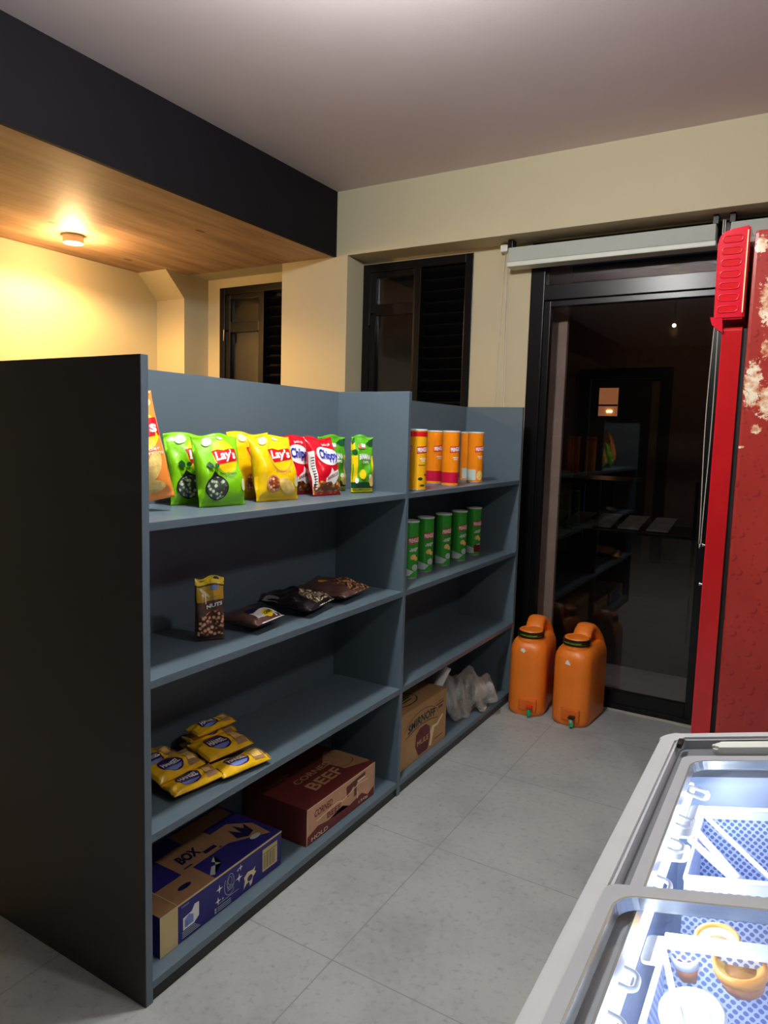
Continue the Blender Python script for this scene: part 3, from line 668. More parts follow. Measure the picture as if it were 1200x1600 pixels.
# blue biscuit carton, y 0.083..0.545
x0, x1, y0, y1, z0, z1 = -0.298, -0.042, 0.078, 0.545, Z4+0.0005, 0.162
t = thing('carton', 'navy blue and tan printed cardboard carton with stars and a barcode', 'box', (-0.17, 0.31, Z4))
obj('box_body', box(BM(), x0, x1, y0, y1, z0, z1, 0.0025), 'carton_navy', t, world=True)
FR = face_map((x1, y0, z0), (0, 1, 0), (0, 0, 1)); TP = face_map((x1, y0, z1), (0, 1, 0), (-1, 0, 0))
L = y1-y0; HH = z1-z0; DD = x1-x0
dc = lambda n, m, s, f, o=0.0004: decal(n, t, m, s, f, o, world=True)
dc('plain_flap', 'carton_cream', [rect2d(0.0, 0.0, 0.058, HH)], FR)
dc('tape_edge', 'carton_cream', [rect2d(0.058, HH-0.006, L, HH)], FR)
dc('barcode_label', 'carton_cream', [rect2d(L-0.086, 0.02, L-0.02, 0.088), ], FR)
dc('barcode', 'ink', [rect2d(L-0.080+0.0045*k, 0.026, L-0.080+0.0045*k+(0.0011 if k % 3 else 0.0022), 0.07) for k in range(12)] + [rect2d(L-0.084, 0.073, L-0.022, 0.075)], FR, 0.0008)
dc('star_print', 'white', [star2d(0.205, 0.068, 0.013), star2d(0.2, 0.036, 0.012), star2d(0.218, 0.034, 0.005), star2d(0.288, 0.086, 0.010), star2d(0.277, 0.083, 0.005), star2d(0.282, 0.058, 0.014)], FR)
dc('emblem_print', 'label_grey', [band2d(0.245, 0.06, 0.022, 0.03, 0.0015, 2.4, 5.6), band2d(0.248, 0.064, 0.014, 0.026, 0.0015, -0.8, 3.6), band2d(0.246, 0.07, 0.008, 0.012, 0.001)] + [rect2d(0.236, 0.044+0.005*k, 0.258, 0.0455+0.005*k) for k in range(3)], FR)
dc('window_picture', 'white', [poly2d([(0.075, 0.028), (0.112, 0.028), (0.13, 0.04), (0.13, 0.078), (0.115, 0.08), (0.105, 0.066), (0.075, 0.062)])], FR)
dc('window_picture_detail', 'lilac', [poly2d([(0.08, 0.034), (0.11, 0.034), (0.11, 0.055), (0.095, 0.064), (0.08, 0.055)]), rect2d(0.088, 0.03, 0.09, 0.05)], FR, 0.0008)
dc('fine_print', 'label_grey', [rect2d(0.072, 0.008+0.005*k, 0.135-0.006*k, 0.0098+0.005*k) for k in range(4)] + [rect2d(0.187, 0.006, 0.194, 0.012), rect2d(0.187, 0.014, 0.194, 0.02)] + [rect2d(0.198, 0.006+0.0055*k, 0.25, 0.0078+0.0055*k) for k in range(3)] + [rect2d(0.2, 0.026, 0.28, 0.0275), text2d('sweet', 0.083, HH-0.014, 0.026, 0.005)], FR)
dc('splash_picture', 'cream', [poly2d([(0.3, 0.012), (0.306, 0.034), (0.302, 0.046), (0.318, 0.056), (0.34, 0.052), (0.35, 0.058), (0.346, 0.046), (0.354, 0.04), (0.34, 0.03), (0.336, 0.014), (0.328, 0.008), (0.324, 0.024), (0.312, 0.022)])], FR)
dc('picture_shadow', 'purple', [ell(0.327, 0.034, 0.011, 0.009)], FR, 0.0008)
dc('top_panel', 'carton_tan', [rect2d(0.0, 0.0, 0.19, 0.085), rect2d(0.15, 0.085, 0.33, 0.19), rect2d(0.25, 0.19, L-0.01, 0.25), poly2d([(0.33, 0.085), (0.44, 0.02), (0.45, 0.1), (0.40, 0.16), (0.33, 0.16)])], TP)
dc('top_print', 'navy_print', [ell(0.12, 0.042, 0.022, 0.009), text2d('BOX', 0.22, 0.135, 0.075, 0.04, 0.1, 0.05), rect2d(0.255, 0.1, 0.30, 0.115), rect2d(0.30, 0.088, 0.308, 0.094), poly2d([(0.36, 0.08), (0.375, 0.13), (0.39, 0.09), (0.40, 0.14), (0.412, 0.1), (0.43, 0.12), (0.42, 0.07), (0.39, 0.06)]), rect2d(0.17, 0.094, 0.2, 0.1)], TP, 0.0008)
dc('top_picture', 'label_grey', [poly2d([(0.19, 0.02), (0.22, 0.045), (0.25, 0.035), (0.235, 0.06), (0.26, 0.075), (0.24, 0.05), (0.2, 0.01)]), ell(0.40, 0.045, 0.02, 0.01), ell(0.04, 0.16, 0.035, 0.03)], TP, 0.0008)
b = BM(); box(b, x0+0.01, x1-0.002, 0.0, 0.004, 0, 0.05, 0, lambda v: Matrix.Rotation(R(0), 4, 'X') @ v + Vector((0, y0+0.056, z1-0.0495))); obj('flap_seam', box(BM(), x0+0.002, x1-0.001, y0+0.055, y0+0.057, z1, z1+0.0008), 'carton_cream', t, world=True); b.free()

# corned beef carton
x0, x1, y0, y1, z1 = -0.292, -0.030, 0.655, 1.060, 0.178
t = thing('carton', 'dark red cardboard carton printed with beef lettering, the larger of the left bay', 'box', (-0.16, 0.857, Z4))
obj('box_body', box(BM(), x0, x1, y0, y1, z0, z1, 0.0025), 'carton_red', t, world=True)
L = y1-y0; HH = z1-z0; DD = x1-x0
FR = face_map((x1, y0, z0), (0, 1, 0), (0, 0, 1)); TP = face_map((x1, y0, z1), (0, 1, 0), (-1, 0, 0))
dc('side_panel_print', 'carton_side', [poly2d([(0.004, 0.03), (0.06, 0.045), (0.12, 0.035), (0.2, 0.05), (0.24, 0.03), (0.32, 0.042), (0.36, 0.02), (L-0.004, 0.035), (L-0.004, HH-0.004), (0.004, HH-0.004)])], FR)
dc('red_print', 'carton_red', [text2d('CORNED', 0.09, 0.092, 0.1, 0.024, 0.1, 0.03), poly2d([(0.22, 0.105), (0.34, 0.115), (0.34, 0.1), (0.26, 0.088), (0.235, 0.066), (0.225, 0.068)]), text2d('BEEF', 0.15, 0.055, 0.08, 0.02, 0, 0.03), rect2d(0.27, 0.05, 0.285, 0.095)], FR, 0.0008)
dc('pale_print', 'cream', [poly2d([(0.05, 0.066), (0.17, 0.078), (0.2, 0.068), (0.3, 0.088), (0.36, 0.082), (0.36, 0.0795), (0.3, 0.0845), (0.2, 0.065), (0.17, 0.0745), (0.05, 0.063)]), rect2d(0.29, 0.035, 0.294, 0.06), text2d('HOLD', 0.07, 0.014, 0.09, 0.014, 0, 0.01), text2d('150g', 0.33, 0.015, 0.06, 0.012, 0, 0.01), rect2d(0.0, 0.0, 0.0025, HH), rect2d(L-0.0025, 0, L, HH), rect2d(0, HH-0.003, L, HH), rect2d(0.29, 0.093, 0.34, 0.1)], FR, 0.0012)
dc('top_print', 'letter_tan', [text2d('BEEF', 0.20, 0.075, 0.17, 0.05, 0, 0.02), text2d('CORNED', 0.21, 0.135, 0.2, 0.026, 0, 0.01), text2d('HIGH QUALITY', 0.09, 0.19, 0.12, 0.02, 0, 0.0)], TP)
dc('top_swoosh', 'carton_tan', [poly2d([(0.30, 0.06), (0.4, 0.02), (L, 0.03), (L, 0.17), (0.36, 0.2), (0.29, 0.15)])], TP, 0.0003)
dc('top_marks', 'carton_red', [band2d(0.34, 0.1, 0.05, 0.035, 0.003, 3.5, 6.2), ell(0.27, 0.17, 0.02, 0.015)], TP, 0.0008)

# vodka carton in right bay
x0, x1, y0, y1, z1 = -0.20, -0.032, 1.203, 1.652, 0.279
t = thing('carton', 'plain brown cardboard carton with maroon glass print on the right bay floor', 'box', (-0.12, 1.43, Z4))
obj('box_body', box(BM(), x0, x1, y0, y1, z0, z1, 0.0025), 'carton', t, world=True)
L = y1-y0; HH = z1-z0
FR = face_map((x1, y0, z0), (0, 1, 0), (0, 0, 1)); TP = face_map((x1, y0, z1), (0, 1, 0), (-1, 0, 0))
dc('glass_picture', 'maroon', [poly2d([(0.20, 0.012), (0.28, 0.012), (0.30, 0.06), (0.295, 0.105), (0.26, 0.125), (0.21, 0.125), (0.175, 0.105), (0.17, 0.06)])], FR)
dc('brand_lettering', 'ink', [text2d('SMIRNOFF', 0.225, 0.150, 0.235, 0.036, 0, 0.035, 1.3, 0.02)], FR)
dc('brand_outline', 'maroon', [band2d(0.225, 0.125, 0.15, 0.075, 0.003, 0.25, pi-0.25), poly2d([(0.09, 0.118), (0.16, 0.132), (0.225, 0.137), (0.3, 0.132), (0.37, 0.118), (0.37, 0.122), (0.3, 0.136), (0.225, 0.141), (0.16, 0.136), (0.09, 0.122)])], FR, 0.0003)
dc('name_lettering', 'letter_tan', [text2d('MULE', 0.235, 0.065, 0.1, 0.022, 0, 0.02, 0, 0.0)], FR, 0.0008)
dc('pale_print', 'cream', [poly2d([(0.30, 0.08), (0.32, 0.098), (0.36, 0.095), (0.41, 0.12), (0.42, 0.115), (0.37, 0.085), (0.34, 0.085), (0.32, 0.04), (0.31, 0.015), (0.295, 0.02), (0.305, 0.05)])], FR)
dc('corner_print', 'maroon', [rect2d(0.37, 0.185, 0.42, 0.188), rect2d(0.35, 0.172, 0.42, 0.178), rect2d(0.37, 0.155, 0.41, 0.165), rect2d(0.34, 0.03, 0.42, 0.034)], FR)
dc('top_print', 'ink', [band2d(0.2, 0.08, 0.09, 0.05, 0.005), rect2d(0.16, 0.06, 0.24, 0.066), rect2d(0.15, 0.075, 0.25, 0.081), rect2d(0.16, 0.09, 0.24, 0.096)], TP)
dc('top_seam', 'carton_cream', [rect2d(0.0, 0.083, L, 0.085)], TP, 0.0003)

# white roll, then clear plastic bag
t = thing('paper_roll', 'white cardboard roll leaning up behind the brown carton', 'roll', (-0.14, 1.75, Z4))
bm = BM(); a_ = Vector((-0.175, 1.70, 0.09)); c_ = Vector((-0.105, 1.80, 0.315)); tube(bm, [a_, a_.lerp(c_, 0.5), c_], 0.021, 20); obj('roll', bm, 'white', t, smooth=False, world=True)
def crumple(bm, c, s, seed, nu=44, nv=26, amp=0.22, flat=0.5):
    rnd = random.Random(seed); ph = [(rnd.uniform(1, 6), rnd.uniform(1, 6), rnd.uniform(0, 6)) for _ in range(7)]
    rows = []
    for j in range(nv+1):
        th = pi*j/nv; row = []
        for i in range(nu):
            p = 2*pi*i/nu; d = Vector((sin(th)*cos(p), sin(th)*sin(p), cos(th)))
            k = 1 + amp*sum(sin(a*d.x*2+b_*d.y*2+d.z*3+q)/(n+1) for n, (a, b_, q) in enumerate(ph))*0.7 + rnd.uniform(-0.025, 0.025)
            z = d.z*s[2]*k
            if z < -flat*s[2]: z = -flat*s[2]
            row.append(bm.verts.new((c[0]+d.x*s[0]*k, c[1]+d.y*s[1]*k, c[2]+z)))
        rows.append(row)
    for A_, B_ in zip(rows, rows[1:]):
        for i in range(nu): bm.faces.new((A_[i], B_[i], B_[(i+1) % nu], A_[(i+1) % nu]))
    return bm
t = thing('plastic_bag', 'crumpled clear plastic bag lying at the end of the bottom shelf', 'bag', (-0.13, 2.05, Z4))
obj('film', crumple(BM(), (-0.14, 1.98, Z4+0.060), (0.115, 0.16, 0.118), 4), 'clear_film', t, world=True, smooth=True)
obj('gathered_film', crumple(BM(), (-0.085, 2.09, Z4+0.042), (0.085, 0.13, 0.08), 9, amp=0.3), 'clear_film', t, world=True, smooth=True)
bm = BM(); crumple(bm, (-0.17, 1.95, Z4+0.05), (0.06, 0.09, 0.07), 12, amp=0.3, flat=0.6); obj('contents', bm, 'label_grey', t, world=True)

# ------------------------------------------------------------------ canisters
def canister(label, x, y, z, kind, face, group):
    t = thing('chip_canister', label, 'canister', (x, y, z+0.0006), (0, 0, R(face)), group)
    r = 0.0365; h = 0.232
    f = lambda u, v, off: Vector(((r+off)*cos(u/r), (r+off)*sin(u/r), v))
    body = {'amber': 'can_amber', 'orange': 'can_orange', 'orange2': 'can_orange', 'green': 'can_green', 'green2': 'can_green'}[kind]
    obj('tube', lathe(BM(), [(r-0.002, 0.0), (r, 0.002), (r, h-0.006)], 40), body, t, smooth=False)
    obj('metal_rim', lathe(BM(), [(r+0.001, 0.0), (r+0.001, 0.004), (r, 0.005)], 40), 'silver', t)
    obj('lid', lathe(BM(), [(r+0.0005, h-0.007), (r+0.0015, h-0.006), (r+0.0015, h-0.0005), (r-0.002, h), (0.002, h-0.001)], 40), 'white_plastic', t)
    D = lambda n, m, s, o=0.0003: decal(n, t, m, s, f, o, 0.006)
    D('name_ribbon', 'red', [poly2d([(-0.027, 0.139), (0.027, 0.145), (0.027, 0.171), (-0.027, 0.165)])])
    D('name_lettering', 'white', [text2d('PRINGLES', 0.0, 0.155, 0.048, 0.018, 0, 0.04, 0.0, 0.11)], 0.0006)
    D('flavour_panel', 'white', [rect2d(-0.014, 0.118, 0.014, 0.122), rect2d(-0.01, 0.111, 0.01, 0.114)])
    if kind == 'orange':
        D('band', 'crimson', [rect2d(-0.114, 0.014, 0.114, 0.058)]); 
    if kind == 'orange2':
        D('grey_panel', 'label_grey', [rect2d(-0.075, 0.012, -0.02, 0.06)]); D('chip_picture', 'chip', [ell(0.0, 0.035, 0.016, 0.022)])
    if kind == 'amber':
        D('top_band', 'red', [rect2d(-0.114, h-0.028, 0.114, h-0.010)]); D('scribbles', 'green_dark', [ell(-0.01, 0.045, 0.01, 0.006), ell(0.015, 0.06, 0.007, 0.004), ell(0.0, 0.02, 0.012, 0.004), rect2d(-0.02, 0.095, 0.01, 0.098)])
        D('name_ribbon_side', 'red', [poly2d([(-0.092, 0.142), (-0.045, 0.148), (-0.045, 0.168), (-0.092, 0.162)])]); D('name_lettering_side', 'white', [text2d('PRINGLES', -0.068, 0.155, 0.042, 0.014, 0, 0.03, 0.0, 0.11)], 0.0006)
    if kind.startswith('green'):
        D('chip_picture', 'chip', [ell(-0.004, 0.088, 0.013, 0.010, rot=0.5), ell(0.010, 0.08, 0.010, 0.008)])
        D('pale_swirl', 'label_grey', [ell(0.0, 0.118, 0.022, 0.006, rot=0.3), ell(0.006, 0.045, 0.015, 0.013), poly2d([(-0.06, 0.012), (-0.02, 0.012), (0.0, 0.03), (-0.03, 0.04), (-0.06, 0.05)])])
        if kind == 'green2': D('red_label', 'dark_red', [rect2d(-0.02, 0.018, 0.02, 0.052)], 0.0006)
    return t
g1 = 'orange chip canisters on the top shelf'; g2 = 'green chip canisters on the second shelf'
canister('amber chip canister with a red top band beside the divider', -0.047, 1.338, ZT[0], 'amber', -22, g1)
canister('orange chip canister with crimson band, the rear one of the crimson pair', -0.170, 1.726, ZT[0], 'orange', -27, g1)
canister('orange chip canister with crimson band standing at the front', -0.066, 1.671, ZT[0], 'orange', -27, g1)
canister('orange chip canister at the back, mostly hidden behind its neighbour on the right', -0.175, 2.090, ZT[0], 'orange2', 10, g1)
canister('orange chip canister with pale grey label, furthest right in front', -0.089, 1.982, ZT[0], 'orange2', -27, g1)
canister('green chip canister half hidden by the divider edge', -0.113, 1.420, ZT[1], 'green', -27, g2)
canister('green chip canister second from the divider', -0.129, 1.583, ZT[1], 'green', -27, g2)
canister('green chip canister in the middle of the five', -0.131, 1.758, ZT[1], 'green', -27, g2)
canister('green chip canister second from the far end', -0.130, 1.922, ZT[1], 'green', -27, g2)
canister('green chip canister with dark red label at the far end', -0.141, 2.114, ZT[1], 'green2', -27, g2)

# ------------------------------------------------------------------ water containers
def container(label, x, y, rz, tap, group):
    t = thing('water_container', label, 'container', (x, y, 0.0), (0, 0, R(rz)), group); t.scale = (1, 1, 0.925)
    # local: x across, front is -y, back +y ; body 0.175 wide, 0.31 deep
    def sec(wd, y0, y1, rf, rb, n=7):
        out = []
        for cx, cy, r, a0 in ((wd/2-rb, y1-rb, rb, 0), (-wd/2+rb, y1-rb, rb, pi/2), (-wd/2+rf, y0+rf, rf, pi), (wd/2-rf, y0+rf, rf, 3*pi/2)):
            for k in range(n+1): a = a0+pi/2*k/n; out.append((cx+r*cos(a), cy+r*sin(a)))
        return out
    lev = [(0.0, 0.165, 0.004, 0.296), (0.012, 0.178, -0.003, 0.303), (0.03, 0.18, -0.004, 0.304), (0.33, 0.18, -0.004, 0.304), (0.36, 0.176, 0.0, 0.302), (0.385, 0.160, 0.012, 0.296), (0.402, 0.134, 0.028, 0.285), (0.408, 0.116, 0.038, 0.27)]
    bm = BM(); rows = []
    for z, wd, a, c in lev:
        rows.append([bm.verts.new((px, py, z)) for px, py in sec(wd, a, c, min(0.062, wd/2-0.004), min(0.035, wd/2-0.004))])
    n = len(rows[0])
    for P, Q in zip(rows, rows[1:]):
        for k in range(n): bm.faces.new((P[k], P[(k+1) % n], Q[(k+1) % n], Q[k]))
    bm.faces.new(rows[0][::-1]); bm.faces.new(rows[-1])
    o = obj('body', bm, 'orange_plastic', t, smooth=True)
    o.data.shade_smooth(); es = o.modifiers.new('e', 'EDGE_SPLIT'); es.split_angle = R(50)
    obj('tap_recess', box(BM(), -0.028, 0.062, -0.010, 0.02, 0.028, 0.098, 0.010), 'orange_recess', t, smooth=False)
    cy = 0.082
    obj('neck', lathe(BM(), [(0.066, 0.395), (0.062, 0.412), (0.060, 0.44), (0.056, 0.452), (0.05, 0.455), (0.047, 0.44), (0.045, 0.41)], 40, (0, cy, 0), close=False), 'orange_plastic', t, smooth=True)
    obj('cap', lathe(BM(), [(0.048, 0.446), (0.046, 0.452), (0.03, 0.453), (0.002, 0.451)], 40, (0, cy, 0)), 'orange_plastic', t, smooth=True)
    rb = BM()
    for z in (0.418, 0.43, 0.442): lathe(rb, [(0.061, z-0.0045), (0.0645, z-0.003), (0.0645, z+0.003), (0.061, z+0.0045)], 40, (0, cy, 0))
    obj('neck_ring', rb, 'ring_black', t)
    decal('ring_lettering', t, 'green_light', [text2d('WATER CONTAINER', 0, 0.43, 0.09, 0.006, 0, 0.02)], lambda u, v, off: Vector(((0.0648+off)*sin(u/0.0648), cy-(0.0648+off)*cos(u/0.0648), v)), 0.0004, 0.01)
    # carrying handle hump at the back: profile in YZ with a hole, rounded across
    hb = BM(); N = 20
    path = [(0.135, 0.400), (0.150, 0.432), (0.172, 0.460), (0.200, 0.474), (0.228, 0.468), (0.252, 0.445), (0.272, 0.412), (0.286, 0.375), (0.290, 0.345)]
    rr = [(0.050, 0.020), (0.046, 0.022), (0.044, 0.024), (0.044, 0.026), (0.050, 0.028), (0.060, 0.030), (0.070, 0.030), (0.076, 0.026), (0.078, 0.014)]
    rings = []
    for i, (py, pz) in enumerate(path):
        q0 = path[max(0, i-1)]; q1 = path[min(len(path)-1, i+1)]; ty, tz = q1[0]-q0[0], q1[1]-q0[1]; l = math.hypot(ty, tz); ty /= l; tz /= l
        a, c = rr[i]
        rings.append([hb.verts.new((a*(abs(cos(q))**0.7)*(1 if cos(q) > 0 else -1), py - tz*c*sin(q), pz + ty*c*sin(q))) for q in [2*pi*k/N for k in range(N)]])
    for P, Q in zip(rings, rings[1:]):
        for k in range(N): hb.faces.new((P[k], P[(k+1) % N], Q[(k+1) % N], Q[k]))
    hb.faces.new(rings[0][::-1]); hb.faces.new(rings[-1])
    obj('handle', hb, 'orange_plastic', t, smooth=True)
    obj('vent_cap', lathe(BM(), [(0.010, 0.486), (0.010, 0.496), (0.003, 0.498)], 16, (0, 0.212, 0)), 'white_plastic', t)
    tp = BM(); tube(tp, [(0.030, 0.0, 0.050), (0.030, -0.026, 0.050)], 0.010, 14); tube(tp, [(0.030, -0.022, 0.056), (0.030, -0.022, 0.012)], [0.011, 0.008], 14)
    tpo = obj('tap', tp, 'tap_green' if tap == 'red' else 'tap_clear', t, smooth=True)
    kb = BM(); box(kb, 0.018, 0.046, -0.036, -0.010, 0.054, 0.066, 0.003); obj('tap_knob', kb, 'tap_red' if tap == 'red' else 'ring_black', tpo)
    kb = BM(); lathe(kb, [(0.010, 0.014), (0.0105, 0.034)], 14, (0.031, -0.022, 0)); obj('tap_collar', kb, 'tap_green', tpo)
    decal('sticker', t, 'white', [poly2d([(-0.028, 0.352), (-0.012, 0.342), (-0.002, 0.354), (-0.010, 0.366), (-0.024, 0.366)])] if tap == 'red' else [poly2d([(-0.02, 0.326), (0.008, 0.322), (0.002, 0.336), (-0.008, 0.35), (-0.016, 0.34)])], lambda u, v, off: Vector((u, -0.0045-off, v)), 0.001)
    return t
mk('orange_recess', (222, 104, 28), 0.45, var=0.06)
container('orange plastic water container with a red and green tap, nearer the shelves', 0.124, 2.213, 6, 'red', 'orange water containers by the door')
container('orange plastic water container with a dark and green tap, right of its twin', 0.338, 2.210, -4, 'dark', 'orange water containers by the door')

# ------------------------------------------------------------------ drinks cooler
CY = 1.68; CX = 1.018
t = thing('drinks_cooler', 'tall red drinks cooler with printed water drops on its side panel', 'cooler', (1.3, 2.0, 0))
obj('cabinet', box(BM(), CX, 1.62, CY, 2.30, 0.06, 2.07, 0.012), 'cooler_side', t, world=True)
obj('plinth', box(BM(), CX+0.02, 1.60, CY+0.02, 2.28, 0.0, 0.06), 'black', t, world=True)
obj('door_gasket', box(BM(), 1.003, CX+0.001, CY+0.012, 2.285, 0.10, 1.75), 'rubber', t, world=True)
d = obj('door', ring(BM(), rrect(CY, 2.30, 0.10, 1.755, 0.012), rrect(CY+0.07, 2.23, 0.17, 1.685, 0.012), 0.944, 1.003, lambda y, z, x: Vector((x, y, z))), 'cooler_door_red', t, world=True)
obj('door_edge_strip', box(BM(), 0.9405, 0.9445, CY+0.002, CY+0.02, 0.12, 1.74), 'hood_red', d, world=True)
obj('door_glass', box(BM(), 0.97, 0.976, CY+0.07, 2.23, 0.17, 1.685), 'glass', d, world=True)
s_ = BM()
for z in (0.997, 0.855): lathe(s_, [(0.0035, 0), (0.0035, 0.012), (0.006, 0.013), (0.006, 0.018)], 12)
s_.free()
for z in (0.997, 0.855):
    b = BM(); tube(b, [(0.944, CY+0.012, z), (0.932, CY+0.012, z)], 0.0035, 10); tube(b, [(0.933, CY+0.012, z), (0.929, CY+0.012, z)], 0.006, 10); obj('screw', b, 'screw', d, world=True)
# canopy above the door with slotted vents on its side
cp = BM(); P = [(0.905, 1.80), (0.900, 1.775), (1.004, 1.775), (1.004, 2.088), (0.93, 2.078), (0.908, 2.05)]
prism(cp, [(0.912, 1.78), (1.006, 1.78), (1.006, 2.086), (0.94, 2.078), (0.918, 2.066), (0.908, 2.040)], CY-0.012, 2.312, lambda x, z, y: Vector((x, y, z)))
bmesh.ops.bevel(cp, geom=cp.edges[:], offset=0.006, segments=3, affect='EDGES')
can = obj('canopy', cp, 'hood_red', t, world=True)
lv = BM()
for k in range(7):
    z = 2.045-0.0385*k; xa, xb = 0.925, 0.985
    pts = [(x, CY-0.013, zz) for x, zz in rrect(xa-0.0015*k*0.3, xb, z-0.011, z+0.011, 0.0105, 5)]
    tube(lv, pts, 0.0022, 6, closed=True)
obj('vent_slot', lv, 'hood_red', can, world=True, smooth=True)
vi = BM()
for k in range(7):
    z = 2.045-0.0385*k; prism(vi, rrect(0.926, 0.984, z-0.010, z+0.010, 0.0095), CY-0.0128, CY-0.0122, lambda x, z, y: Vector((x, y, z)))
obj('vent_opening', vi, 'cooler_red', can, world=True)
obj('canopy_seam', box(BM(), 0.9975, 1.0015, CY-0.0145, CY-0.010, 1.80, 2.07, 0.001), 'cream', can, world=True, label='worn pale edge line')
lp = BM(); prism(lp, [(0.901, 1.79), (0.940, 1.785), (0.944, 1.735), (0.925, 1.748), (0.908, 1.765)], CY-0.010, CY+0.03, lambda x, z, y: Vector((x, y, z))); obj('canopy_lip', lp, 'hood_red', can, world=True)

# ------------------------------------------------------------------ display freezer with sliding glass lids
SA = R(15); E_ = Vector((cos(SA), 0, sin(SA))); N_ = Vector((-sin(SA), 0, cos(SA))); P0 = Vector((1.06, 0, 0.864))
def FP(s, y, o): v = P0 + E_*s + N_*o; return Vector((v.x, y, v.z))
YE, YF, SW = 0.205, -1.25, 0.66
t = thing('display_freezer', 'low grey chest freezer with sliding glass lids and lit white inside', 'freezer', (1.38, -0.5, 0))
b = BM(); XR_ = FP(SW, 0, 0).x; ZR_ = FP(SW, 0, -0.05).z; ZF_ = FP(0, 0, -0.05).z
prism(b, [(1.075, 0.03), (XR_, 0.03), (XR_, ZR_), (XR_-0.03, FP(SW-0.035, 0, -0.055).z), (XR_-0.03, 0.1), (1.092, 0.1), (1.092, ZF_+0.004), (1.075, ZF_)], YF, YF+0.03, lambda x, z, y: Vector((x, y, z)))
b.free(); b = BM()
def wallprism(bm, xa, xb, ya, yb, zb, o=-0.05):
    za = (FP(0, 0, o).z + (xa-FP(0, 0, o).x)*math.tan(SA)); zc = (FP(0, 0, o).z + (xb-FP(0, 0, o).x)*math.tan(SA))
    prism(bm, [(xa, zb), (xb, zb), (xb, zc), (xa, za)], ya, yb, lambda x, z, y: Vector((x, y, z)))
wallprism(b, 1.07, 1.095, YF, YE-0.01, 0.02); wallprism(b, XR_-0.03, XR_, YF, YE-0.01, 0.02)
wallprism(b, 1.095, XR_-0.03, YE-0.035, YE-0.01, 0.02); wallprism(b, 1.095, XR_-0.03, YF, YF+0.025, 0.02); box(b, 1.095, XR_-0.03, YF+0.025, YE-0.035, 0.02, 0.30)
obj('cabinet', b, 'freezer_grey', t, world=True)
b = BM()
wallprism(b, 1.095, 1.100, YF+0.03, YE-0.04, 0.30, -0.04); wallprism(b, XR_-0.035, XR_-0.03, YF+0.03, YE-0.04, 0.30, -0.04)
wallprism(b, 1.100, XR_-0.035, YE-0.045, YE-0.035, 0.30, -0.04); wallprism(b, 1.100, XR_-0.035, YF+0.025, YF+0.035, 0.30, -0.04); box(b, 1.095, XR_-0.03, YF+0.025, YE-0.035, 0.30, 0.306)
obj('inner_liner', b, 'liner', t, world=True)
b = BM(); ring(b, rrect(-0.006, SW, YF, YE, 0.03), rrect(0.024, SW-0.03, YF+0.03, YE-0.026, 0.012), -0.05, 0.0, FP)
bmesh.ops.bevel(b, geom=[e for e in b.edges if abs((e.verts[0].co-P0).dot(N_)) < 1e-4 and abs((e.verts[1].co-P0).dot(N_)) < 1e-4 and e.calc_length() > 0.1], offset=0.004, segments=2, affect='EDGES')
obj('rim', b, 'freezer_grey', t, world=True)
b = BM(); ring(b, rrect(0.024, SW-0.03, YF+0.03, YE-0.026, 0.012), rrect(0.036, SW-0.04, YF+0.04, YE-0.062, 0.012), -0.05, -0.018, FP); obj('lid_track', b, 'freezer_dark', t, world=True)
def lid(y0, y1, s0, o, handle):
    b = BM(); ring(b, rrect(s0, SW-0.035, y0, y1, 0.012), rrect(s0+0.016, SW-0.06, y0+0.02, y1-0.022, 0.022), o-0.014, o, FP)
    l = obj('lid', b, 'freezer_lid', t, world=True)
    b = BM(); ring(b, rrect(s0+0.0155, SW-0.0595, y0+0.0195, y1-0.0215, 0.022), rrect(s0+0.0185, SW-0.0625, y0+0.0225, y1-0.0245, 0.02), o-0.012, o+0.0012, FP); obj('chrome_bead', b, 'silver', l, world=True)
    b = BM(); prism(b, rrect(s0+0.016, SW-0.06, y0+0.02, y1-0.022, 0.022), o-0.009, o-0.005, FP); obj('lid_glass', b, 'lid_glass', l, world=True)
    if handle:
        b = BM(); ya = y1+0.003
        prism(b, rrect(0.078, SW-0.1, ya, ya+0.026, 0.012), o-0.006, o+0.012, FP); bmesh.ops.bevel(b, geom=b.edges[:], offset=0.004, segments=2, affect='EDGES'); obj('lid_handle', b, 'blind_rail', l, world=True)
    return l
lid(-0.60, 0.143, 0.034, -0.016, True)
lid(YF+0.035, -0.284, 0.021, 0.004, False)
obj('lid_latch', box(BM(), 1.086, 1.094, 0.142, 0.168, 0.868, 0.876, 0.002), 'black', t, world=True)
b = BM(); prism(b, rrect(0.036, 0.046, YF+0.06, YE-0.08, 0.004), -0.062, -0.052, FP); obj('light_strip', b, 'led', t, world=True)
l_ = light('freezer_light', 'AREA', FP(0.075, -0.45, -0.05), 2.2, (0.84, 0.90, 1.0), 0.03, (0, R(-40), 0), shape='RECTANGLE', size_y=1.2)
l_.data.size = 0.03; l_.data.size_y = 1.15
l2_ = light('freezer_back_fill', 'AREA', FP(0.57, -0.45, -0.06), 3.2, (0.82, 0.89, 1.0), 0.03, (0, R(50), 0), shape='RECTANGLE', size_y=1.15)  # added fill so the front inner wall looks lit
b = BM(); prism(b, rrect(0.585, 0.60, YF+0.06, YE-0.08, 0.004), -0.062, -0.052, FP); obj('light_strip', b, 'led', t, world=True)  # second strip added to go with the back fill

